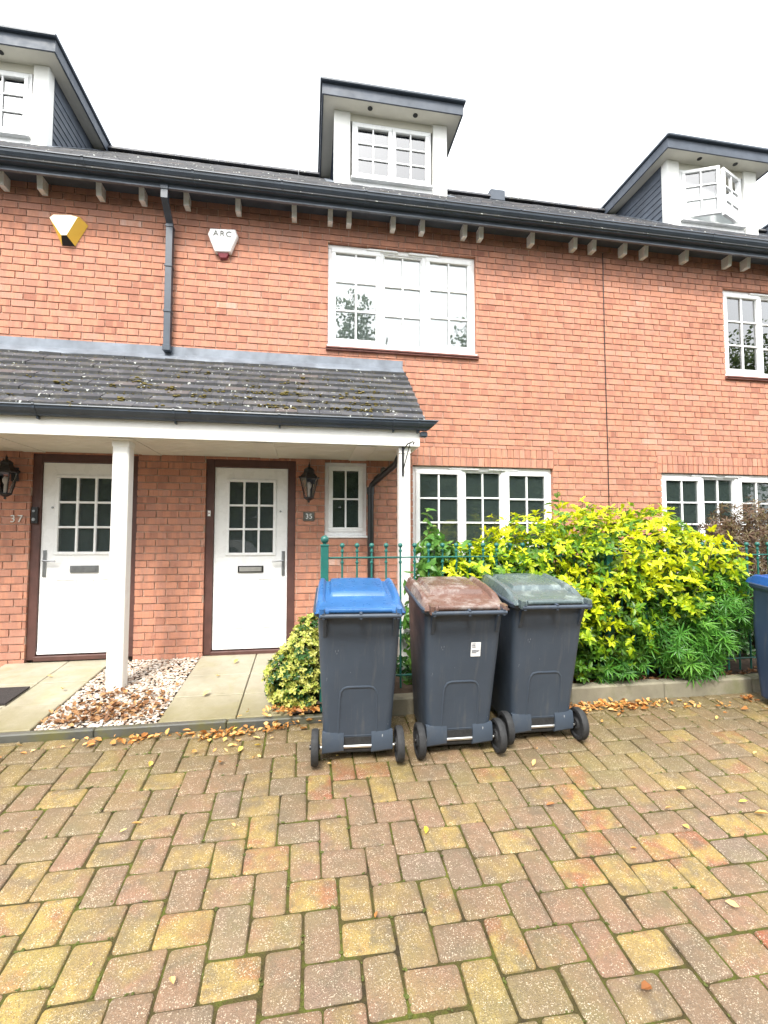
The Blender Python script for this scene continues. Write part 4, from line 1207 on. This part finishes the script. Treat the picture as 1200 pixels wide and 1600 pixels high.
# ------------------------------------------------------------------ plants
def stems(mb, base, tips, r0=.010, bend=.15):
    for tp in tips:
        b_ = Vector(base(tp)); tp = Vector(tp); mid = b_.lerp(tp, .5) + Vector((random.gauss(0, bend), random.gauss(0, bend * .6), random.uniform(0, bend)))
        pts = [b_.lerp(mid, q / 3).lerp(mid.lerp(tp, q / 3), q / 3) for q in range(4)]
        mb.tube(pts, [r0, r0 * .8, r0 * .6, r0 * .35], 5)
def plant(name, label, cat, loc): return thing(name, label, cat, loc)

# big yellow Mexican orange shrub
t = plant('yellow_shrub', 'large golden yellow-leaved shrub spilling through the railing in front of the wall', 'shrub', (2.5, -1.0, .15))
E1 = [(1.28, -1.22, .98, .30, .22, .24), (1.58, -1.16, 1.10, .42, .30, .30), (2.05, -1.15, 1.22, .45, .38, .42), (2.70, -1.12, 1.28, .52, .46, .48), (3.30, -1.15, 1.27, .48, .44, .46), (3.86, -1.12, 1.14, .36, .40, .34), (2.25, -1.26, .75, .42, .32, .42), (2.85, -1.28, .70, .42, .30, .42), (2.6, -1.1, .9, .6, .44, .5), (2.42, -1.26, .42, .26, .22, .24), (3.3, -1.25, .95, .42, .34, .35), (1.9, -1.25, .9, .35, .25, .3)]
P, D = shell_points(E1, 3000, .72)
P = P + D * rng.exponential(.028, (len(P), 1)) + rng.normal(0, .015, P.shape)
keep = P[:, 2] > .2; P, D = P[keep], D[keep]
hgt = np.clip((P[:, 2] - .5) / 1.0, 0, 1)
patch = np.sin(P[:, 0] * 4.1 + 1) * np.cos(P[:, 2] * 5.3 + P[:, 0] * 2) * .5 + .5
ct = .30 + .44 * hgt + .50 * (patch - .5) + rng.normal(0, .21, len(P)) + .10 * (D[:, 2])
PP, DD, NN, ix = rosettes(P, D, 6, R(68), .45, .38)
DD = DD + rng.normal(0, .22, DD.shape)
size = np.where(rng.random(len(P)) < .25, .7, 1.0)[ix]
L_ = rng.uniform(.030, .078, len(PP)) * size
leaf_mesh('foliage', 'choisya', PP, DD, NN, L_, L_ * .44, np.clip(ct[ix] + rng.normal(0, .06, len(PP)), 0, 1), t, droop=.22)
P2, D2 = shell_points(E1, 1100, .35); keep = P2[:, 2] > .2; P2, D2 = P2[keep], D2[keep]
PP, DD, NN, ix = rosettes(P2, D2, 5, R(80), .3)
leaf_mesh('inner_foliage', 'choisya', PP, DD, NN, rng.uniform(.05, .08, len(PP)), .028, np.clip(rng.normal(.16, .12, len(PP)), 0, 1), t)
sm_ = MB(); tips = [P[i] - D[i] * .02 for i in rng.choice(len(P), 170, replace=False)]
stems(sm_, lambda tp: (tp[0] * .55 + 2.6 * .45 + random.gauss(0, .2), -.95 + random.gauss(0, .1), .15), tips, .009); sm_.build('stem', 'twig', t)

# narrow-leaved green shrub
t = plant('narrow_leaf_shrub', 'bright green shrub with narrow strap leaves beside the right-hand bin', 'shrub', (3.6, -1.1, .15))
E2 = [(3.35, -1.28, .60, .38, .32, .34), (3.80, -1.25, .76, .36, .34, .40), (3.50, -1.36, .40, .36, .20, .22), (4.05, -1.15, .85, .28, .34, .4), (2.75, -1.34, .34, .34, .16, .18), (3.7, -1.42, .62, .25, .15, .25)]
P, D = shell_points(E2, 800, .55); keep = P[:, 2] > .18; P, D = P[keep], D[keep]
PP, DD, NN, ix = rosettes(P, D, 11, R(64), .45)
L_ = rng.uniform(.07, .13, len(PP))
ct = rng.normal(.5, .22, len(P))
leaf_mesh('foliage', 'narrow', PP, DD, NN, L_, .0125, np.clip(ct[ix] + rng.normal(0, .08, len(PP)), 0, 1), t, droop=.35, fold=.2)
sm_ = MB(); stems(sm_, lambda tp: (tp[0] * .5 + 3.6 * .5 + random.gauss(0, .1), -1.0, .15), [P[i] for i in rng.choice(len(P), 60, replace=False)], .007, .08); sm_.build('stem', 'twig', t)

# variegated euonymus
ROUND = np.array([(0, 0), (.25, .9), (.7, .95), (1, 0), (.7, -.95), (.25, -.9), (.36, 0), (.72, 0)])
t = plant('variegated_shrub', 'low shrub with small cream-edged leaves left of the blue-lidded bin', 'shrub', (-.1, -1.25, .09))
E3 = [(-.02, -1.22, .42, .19, .20, .30), (-.17, -1.25, .30, .17, .18, .22), (.04, -1.10, .55, .16, .16, .24), (-.06, -1.30, .20, .20, .14, .15)]
P, D = shell_points(E3, 900, .70); keep = P[:, 2] > .09; P, D = P[keep], D[keep]
PP, DD, NN, ix = rosettes(P, D, 5, R(66), .35)
L_ = rng.uniform(.024, .040, len(PP))
leaf_mesh('foliage', 'euonymus', PP, DD, NN, L_, L_ * .62, np.clip(rng.normal(.6, .18, len(P))[ix] + rng.normal(0, .08, len(PP)), 0, 1), t, edge_tone=.25, shape=ROUND)
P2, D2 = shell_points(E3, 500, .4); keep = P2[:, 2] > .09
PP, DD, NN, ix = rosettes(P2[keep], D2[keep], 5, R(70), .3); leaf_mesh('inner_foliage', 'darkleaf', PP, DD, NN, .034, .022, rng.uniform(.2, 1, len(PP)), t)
sm_ = MB(); stems(sm_, lambda tp: (-.05 + random.gauss(0, .05), -1.2 + random.gauss(0, .05), .08), [P[i] for i in rng.choice(len(P), 60, replace=False)], .005, .05); sm_.build('stem', 'twig', t)

# leafy climber with round leaves
HEART = np.array([(0, 0), (.12, .95), (.55, .80), (1, 0), (.55, -.80), (.12, -.95), (.35, 0), (.7, 0)])
t = plant('climber', 'pale green round-leaved climber on the railing behind the brown-lidded bin', 'climbing plant', (1.2, -1.3, .15))
E4 = [(1.08, -1.22, 1.25, .16, .16, .30), (1.30, -1.20, 1.15, .25, .16, .28), (1.0, -1.15, .75, .14, .15, .45), (1.02, -1.12, .4, .16, .18, .3), (1.75, -1.28, 1.15, .4, .12, .14)]
P, D = shell_points(E4, 420, .4); PP, DD, NN, ix = rosettes(P, D, 3, R(85), .2, .4)
ex = []
top_pts = [(2.36, -1.05, 1.62), (2.38, -1.06, 1.72), (2.43, -1.05, 1.80), (2.40, -1.07, 1.88), (2.47, -1.06, 1.68), (2.35, -1.05, 1.78)]
ex = np.array([(1.06 + .02 * math.sin(i * 2.2), -1.2, 1.5 + .05 * i) for i in range(5)])
Pa, Da, Na, _ = rosettes(ex, np.tile([0, -.3, 1.], (len(ex), 1)), 3, R(80), .3, .4)
PP = np.concatenate([PP, Pa]); DD = np.concatenate([DD, Da]); NN = np.concatenate([NN, Na])
L_ = rng.uniform(.045, .085, len(PP))
leaf_mesh('foliage', 'vine', PP, DD, NN, L_, L_ * .8, rng.beta(2, 2.5, len(PP)), t, shape=HEART)
sm_ = MB(); sm_.tube([(1.0, -1.1, .15), (1.02, -1.2, .7), (1.08, -1.22, 1.2), (1.05, -1.2, 1.72)], [.008, .006, .004, .002], 5); sm_.tube([(1.1, -1.1, .15), (1.2, -1.2, .8), (1.4, -1.25, 1.15), (2.0, -1.28, 1.2)], [.008, .006, .004, .002], 5)
stems(sm_, lambda tp: (1.05 + random.gauss(0, .06), -1.12, .15), [P[i] for i in rng.choice(len(P), 40, replace=False)], .004, .05); sm_.build('stem', 'twig', t)
t = plant('bindweed', 'upright bindweed shoot with heart leaves rising above the yellow shrub', 'climbing plant', (2.4, -1.05, .15))
ex = np.array(top_pts); Pa, Da, Na, _ = rosettes(ex, np.tile([0, -.3, 1.], (len(ex), 1)), 2, R(95), .3, .4)
ex2 = np.array([(3.0, -1.44, 1.28), (3.12, -1.45, 1.2), (2.95, -1.45, 1.1), (1.95, -1.42, 1.3), (3.2, -1.45, .95), (2.75, -1.46, 1.22), (3.05, -1.46, 1.02), (2.05, -1.44, 1.1)]); Pb, Db, Nb, _ = rosettes(ex2, np.tile([0, -.9, .3], (len(ex2), 1)), 3, R(85), .1, .4)
Pa = np.concatenate([Pa, Pb]); Da = np.concatenate([Da, Db]); Na = np.concatenate([Na, Nb])
leaf_mesh('foliage', 'vine', Pa, Da, Na, rng.uniform(.06, .095, len(Pa)), .07, rng.uniform(.5, 1, len(Pa)), t, shape=HEART)
sm_ = MB(); sm_.tube([(2.5, -1.0, .15), (2.45, -1.15, .9), (2.38, -1.05, 1.5), (2.42, -1.05, 1.75), (2.39, -1.07, 1.93)], [.005, .004, .003, .003, .0015], 5); sm_.tube([(2.45, -1.15, .9), (2.8, -1.42, 1.1), (3.15, -1.44, 1.2)], .002, 5); sm_.build('stem', 'twig', t)

# reddish maple behind the railing at the right
t = plant('japanese_maple', 'fine-leaved reddish brown maple below the right-hand window', 'shrub', (4.9, -.75, .2))
E5 = [(4.85, -.75, 1.30, .50, .40, .35), (5.1, -.8, 1.50, .55, .40, .34), (4.55, -.85, 1.45, .34, .3, .28), (4.55, -.8, 1.1, .25, .3, .28), (5.0, -.85, .85, .6, .4, .35)]
P, D = shell_points(E5, 1500, .45)
P = P + rng.normal(0, .07, P.shape); PP, DD, NN, ix = rosettes(P, D, 7, R(75), .25, .4)
keep = PP[:, 1] < -.1
PP, DD, NN = PP[keep], DD[keep], NN[keep]
leaf_mesh('foliage', 'maple', PP, DD, NN, rng.uniform(.04, .075, len(PP)), .013, rng.beta(2, 2, len(PP)), t, droop=.3)
sm_ = MB(); stems(sm_, lambda tp: (4.95 + random.gauss(0, .03), -.75, .17), [P[i] for i in rng.choice(len(P), 70, replace=False)], .010, .12); sm_.build('stem', 'bark', t)
# dark evergreen undergrowth behind the railing
t = plant('evergreen_hedge', 'dark green leafy hedge behind the railing, under the ground floor windows', 'hedge', (3.0, -.6, .2))
E6 = [(x_, -.75 + .1 * math.sin(x_ * 3), .48 + .1 * math.sin(x_ * 5), .32, .32, .38) for x_ in np.arange(1.0, 6.4, .32)] + [(x_, -.55, .85, .3, .25, .35) for x_ in np.arange(2.0, 6.2, .4)]
P, D = shell_points(E6, 1900, .6); keep = P[:, 2] > .15; PP, DD, NN, ix = rosettes(P[keep], D[keep], 5, R(75), .4)
leaf_mesh('foliage', 'darkleaf', PP, DD, NN, rng.uniform(.05, .08, len(PP)), .034, rng.uniform(0, 1, len(PP)), t)
sm_ = MB(); stems(sm_, lambda tp: (tp[0] + random.gauss(0, .1), -.65, .17), [P[i] for i in rng.choice(len(P), 80, replace=False)], .008, .06); sm_.build('stem', 'twig', t)

# ------------------------------------------------------------------ fallen leaves
def litter(name, spots, matn, label, cat, zf):
    P, D, N, Ls, T = [], [], [], [], []
    for (cx_, cy_, sx_, sy_, n_, tl, th) in spots:
        for _ in range(n_):
            x_, y_ = cx_ + random.gauss(0, sx_), cy_ + random.gauss(0, sy_)
            z_ = zf(x_, y_)
            if z_ is None: continue
            a = random.uniform(0, 6.28)
            P.append((x_, y_, z_ + random.uniform(.004, .022))); D.append((math.cos(a), math.sin(a), random.gauss(0, .25))); N.append((random.gauss(0, .45), random.gauss(0, .45), 1)); Ls.append(random.uniform(.025, .06)); T.append(random.uniform(tl, th))
    Ls = np.array(Ls)
    o = leaf_mesh(name, matn, P, D, N, Ls, Ls * rng.uniform(.4, .7, len(Ls)), np.array(T), None, fold=.35, droop=-.25)
    tag(o, label, cat, kind='stuff')
def zpave(x_, y_): return gz(y_) if y_ < -1.485 else None
def zleft(x_, y_):
    if y_ > -.02: return None
    return gz(y_) if y_ < -1.515 else (.08 if y_ < -1.455 else pz(y_) + (-.01 if -1.94 < x_ < -1.11 else 0))
litter('fallen_leaves', [(2.45, -1.58, .22, .035, 150, .1, .95), (2.75, -1.60, .15, .03, 60, .1, .8), (3.2, -1.66, .14, .05, 16, .3, .95), (3.6, -1.72, .12, .07, 12, .2, .8), (3.86, -1.6, .04, .03, 16, .0, .3), (2.15, -1.6, .1, .03, 25, .1, .6)], 'deadleaf', 'orange and tan leaves drifted against the kerb right of the bins', 'leaf litter', zpave)
litter('fallen_leaves', [(-.62, -1.61, .15, .03, 75, .2, .95), (-1.15, -1.60, .14, .025, 40, .1, .7), (-.15, -1.56, .08, .03, 30, .2, .9), (-.45, -1.8, .15, .10, 14, .5, 1), (-1.9, -1.65, .3, .05, 12, .2, .8), (-.4, -1.5, .10, .05, 8, .5, 1)], 'deadleaf', 'dry leaves along the edging in front of the two paths', 'leaf litter', zleft)
litter('fallen_leaves', [(-1.5, -1.28, .26, .10, 300, .0, .9), (-1.35, -.98, .22, .12, 80, .1, 1), (-1.7, -.9, .15, .2, 50, .1, 1)], 'brownleaf', 'brown leaves covering the front of the gravel round the porch post', 'leaf litter', lambda x_, y_: (.075 + .083 * (y_ + 1.45)) if (-1.94 < x_ < -1.11 and -1.44 < y_ < -.02) else None)
litter('fallen_leaves', [(-.12, -1.42, .10, .05, 70, .0, .8), (.05, -1.46, .06, .03, 25, 0, .6)], 'deadleaf', 'curled brown leaves under the variegated shrub', 'leaf litter', lambda x_, y_: .095 if y_ > -1.5 else gz(y_) + .01)
litter('fallen_leaves', [(1.5 + i * .45, -1.32, .2, .06, 45, .0, .6) for i in range(8)], 'brownleaf', 'dead brown leaves on the soil just behind the raised kerb', 'leaf litter', lambda x_, y_: .14 if -1.40 < y_ else None)

def cam_ground(px, py):
    """where the sight line through a photo pixel meets the paving (used once to survey leaf positions)"""
    yaw, pt = R(9.4), R(3.0)
    fw_ = Vector((math.sin(yaw) * math.cos(pt), math.cos(yaw) * math.cos(pt), math.sin(pt))); rt = Vector((math.cos(yaw), -math.sin(yaw), 0)); up = rt.cross(fw_)
    r_ = fw_ + rt * ((px - 600) / 720) - up * ((py - 800) / 720)
    t_ = (gz(-5.2) - 1.47) / (r_.z - SL * r_.y)
    return (r_.x * t_, -5.2 + r_.y * t_)
single = [(234, 1198, .95, .05, 'pale leaf on the left paving below the edging'), (665, 1302, 1, .045, 'bright yellow leaf in the middle of the paving below the bins'), (268, 1540, .8, .05, 'tan leaf near the bottom left of the paving'),
          (588, 1432 + 3, .25, .03, 'dull brown leaf on a greyish block near the bottom centre'), (1065, 1238, .9, .06, 'long cream leaf on the paving well right of the bins'), (1161, 1257, 1, .045, 'yellow leaf near the right edge of the paving'),
          (1190, 1278, .75, .07, 'large tan leaf touching the right edge'), (834, 1197, .8, .06, 'long orange leaf on the paving below the grey-lidded bin'), (1145, 1418, .85, .05, 'curled cream leaf towards the bottom right'),
          (1072, 1296, .92, .045, 'cream leaf on the paving right of centre'), (1045, 1268, .8, .04, 'small tan leaf beside the long cream leaf'), (1010, 1550, .05, .055, 'dark brown twig-like leaf near the bottom right'),
          (192, 1303, .9, .035, 'tiny pale yellow leaf on the left paving'), (214, 1292, .6, .05, 'orange leaf beside the tiny pale one on the left paving'), (365, 1294, .7, .03, 'small orange leaf on a yellow block left of centre'),
          (515, 1197, .8, .035, 'small orange leaf just below the wheel of the blue-lidded bin'), (527, 1184, .9, .025, 'tiny yellow leaf by the axle of the blue-lidded bin'), (990, 1330, .5, .03, 'small dull leaf on a brown block right of centre'),
          (860, 1262, .15, .05, 'thin brown leaf left of the small dull leaf'), (143, 1512, .95, .018, 'tiny white fleck of leaf bottom left'), (55, 1283, .8, .03, 'small tan leaf by the left edge of the paving'), (345, 1195, .3, .05, 'crumpled brown leaf below the edging'), (403, 1168, .95, .05, 'yellow leaf fallen below the variegated shrub'),
          (1120, 1125, .9, .05, 'cream leaf on the paving left of the navy bin'), (840, 1172, .6, .025, 'tiny leaf under the grey-lidded bin'), (1180, 1180, .9, .035, 'cream leaf near the right edge below the navy bin'), (940, 1130, .5, .03, 'small tan leaf right of the last wheel'), (115, 1160, .7, .035, 'tan leaf just below the left edging')]
for (px, py, tn, ln, lab) in single:
    x_, y_ = cam_ground(px, py); a = random.uniform(0, 6.28)
    o = leaf_mesh('fallen_leaf', 'deadleaf', [(-ln / 2 * math.cos(a), -ln / 2 * math.sin(a), .010)], [(math.cos(a), math.sin(a), random.gauss(0, .1))], [(random.gauss(0, .25), random.gauss(0, .25), 1)], np.array([ln * 1.05]), np.array([ln * random.uniform(.4, .62)]), np.array([tn]), None, fold=.4, droop=-.25)
    o.location = (x_, y_, gz(y_) + .003)
    tag(o, lab, 'leaf', 'leaves scattered on the paving')
for (x_, y_, ln, tn, lab) in ((-.72, -.30, .07, .9, 'tan leaf on the path in front of door 35'), (-.80, -.62, .05, .85, 'pale leaf on path 35 nearer the drive'), (-.86, -1.05, .08, .8, 'broad tan leaf halfway along path 35'), (-2.3, -.45, .05, .85, 'pale leaf on path 37 below the door'), (-2.08, -.75, .06, .95, 'cream leaf on path 37 beside the gravel')):
    a = random.uniform(0, 6)
    o = leaf_mesh('fallen_leaf', 'deadleaf', [(0, 0, .008)], [(math.cos(a), math.sin(a), .1)], [(.2, .1, 1)], np.array([ln]), np.array([ln * .55]), np.array([tn]), None, fold=.4, droop=-.25)
    o.location = (x_, y_, pz(y_) + .004); tag(o, lab, 'leaf', 'leaves scattered on the paths')

# ------------------------------------------------------------------ what the window panes mirror: trees and a van across the road
def tree(label, x, y, h, cr, seed):
    t = thing('street_tree', label, 'tree', (x, y, ZL), 'trees across the road')
    r_ = np.random.default_rng(seed)
    tr = MB(); top = Vector((x + r_.normal(0, .3), y, ZL + h * .8))
    tr.tube([(x, y, ZL - .05), (x + .05, y, ZL + h * .25), (x - .05, y, ZL + h * .5), tuple(top)], [.22, .17, .11, .03], 8)
    blobs = []
    for i in range(14):
        a = r_.uniform(0, 6.28); rad = cr * r_.uniform(.3, .8); z = ZL + h * r_.uniform(.3, .92); rad *= 1 - .45 * max(0, (z - ZL) / h - .5) * 2
        e = (x + rad * math.cos(a), y + rad * math.sin(a), z); blobs.append(e)
        s_ = Vector((x, y, ZL + h * r_.uniform(.2, .55))); tr.tube([tuple(s_), tuple(s_.lerp(Vector(e), .5) + Vector((0, 0, .3))), e], [.07, .05, .015], 6)
    tr.build('trunk', 'bark', t, smooth=True)
    n = 5200; bl = np.array(blobs); c = bl[r_.integers(0, len(bl), n)]
    P = c + unit(r_.normal(size=(n, 3))) * (r_.random((n, 1)) ** .6) * np.array([cr * .42, cr * .42, cr * .36])
    D = r_.normal(size=(n, 3)); N = r_.normal(size=(n, 3)) + np.array([0, 0, 1.])
    leaf_mesh('crown', 'treeleaf', P, D, N, r_.uniform(.14, .26, n), .12, r_.random(n), t)
tree('tall leafy tree mirrored in the left of the upper window', -2.6, -13.0, 12.6, 2.8, 1)
tree('leafy tree across the road mirrored in the door panes', -7.5, -15.0, 9.0, 3.0, 2)
tree('leafy tree mirrored in the middle of the upper window', 3.0, -15.5, 14.2, 2.6, 3)
tree('broad tree mirrored in the ground floor windows', 8.5, -14.0, 12.0, 3.2, 4)
tree('broad dark tree mirrored in the right-hand upper window', 20.5, -13.5, 12.5, 5.0, 5)
t = plant('roadside_hedge', 'tall clipped hedge on the far side of the road', 'hedge', (2, -12.2, ZL))
E7 = [(x_, -12.3 + .3 * math.sin(x_), ZL + 2.2, 1.1, .8, 2.9 + .5 * math.sin(x_ * 2.1)) for x_ in np.arange(-12, 18, 1.1)]
P, D = shell_points(E7, 26000, .7); P[:, 2] = np.maximum(P[:, 2], ZL + .05)
leaf_mesh('foliage', 'treeleaf', P, rng.normal(size=P.shape), D + rng.normal(0, .5, P.shape), rng.uniform(.3, .5, len(P)), .34, rng.random(len(P)), t)

t = thing('parked_van', 'white van parked across the drive, seen in the panes of door 35', 'van', (-2.6, -8.6, ZL))
vx, vy, vz = -4.9, -9.5, ZL
m = MB(); side = [(0, .35), (4.6, .35), (4.65, .75), (4.55, 1.05), (3.75, 1.20), (3.15, 1.85), (2.9, 1.93), (.15, 1.95), (.03, 1.6), (0, .8)]
m.loft([[(vx + a, vy + .0, vz + b) for a, b in side], [(vx + a, vy + .02, vz + b) for a, b in side], [(vx + a, vy + 1.75, vz + b) for a, b in side], [(vx + a, vy + 1.78, vz + b) for a, b in side]]); m.build('body', 'van', t)
for (a0, a1) in ((2.2, 3.2), (1.0, 2.1)):
    m = MB(); top = min(a1, 2.95); m.add([(vx + a0, vy + 1.787, vz + 1.22), (vx + a1 + .2 * (a0 > 2), vy + 1.787, vz + 1.22), (vx + top, vy + 1.787, vz + 1.75), (vx + a0, vy + 1.787, vz + 1.75)], [(3, 2, 1, 0)]); m.build('window', 'black', t)
for a in (.85, 3.75):
    for yy in (vy + .08, vy + 1.60):
        m = MB(); rings = [[(vx + a + r_ * math.cos(2 * math.pi * k_ / 24), yy + q, vz + .32 + r_ * math.sin(2 * math.pi * k_ / 24)) for k_ in range(24)] for r_, q in ((.12, -.02), (.30, -.02), (.32, .03), (.32, .17), (.30, .21), (.12, .21))]
        m.loft(rings); m.build('wheel', 'rubber', t, smooth=True)
m = MB(); m.cbox(vx + 4.50, vx + 4.66, vy + 1.45, vy + 1.72, vz + .75, vz + .95, .03); m.build('headlight', 'chrome', t)
print('objects', len(bpy.data.objects))
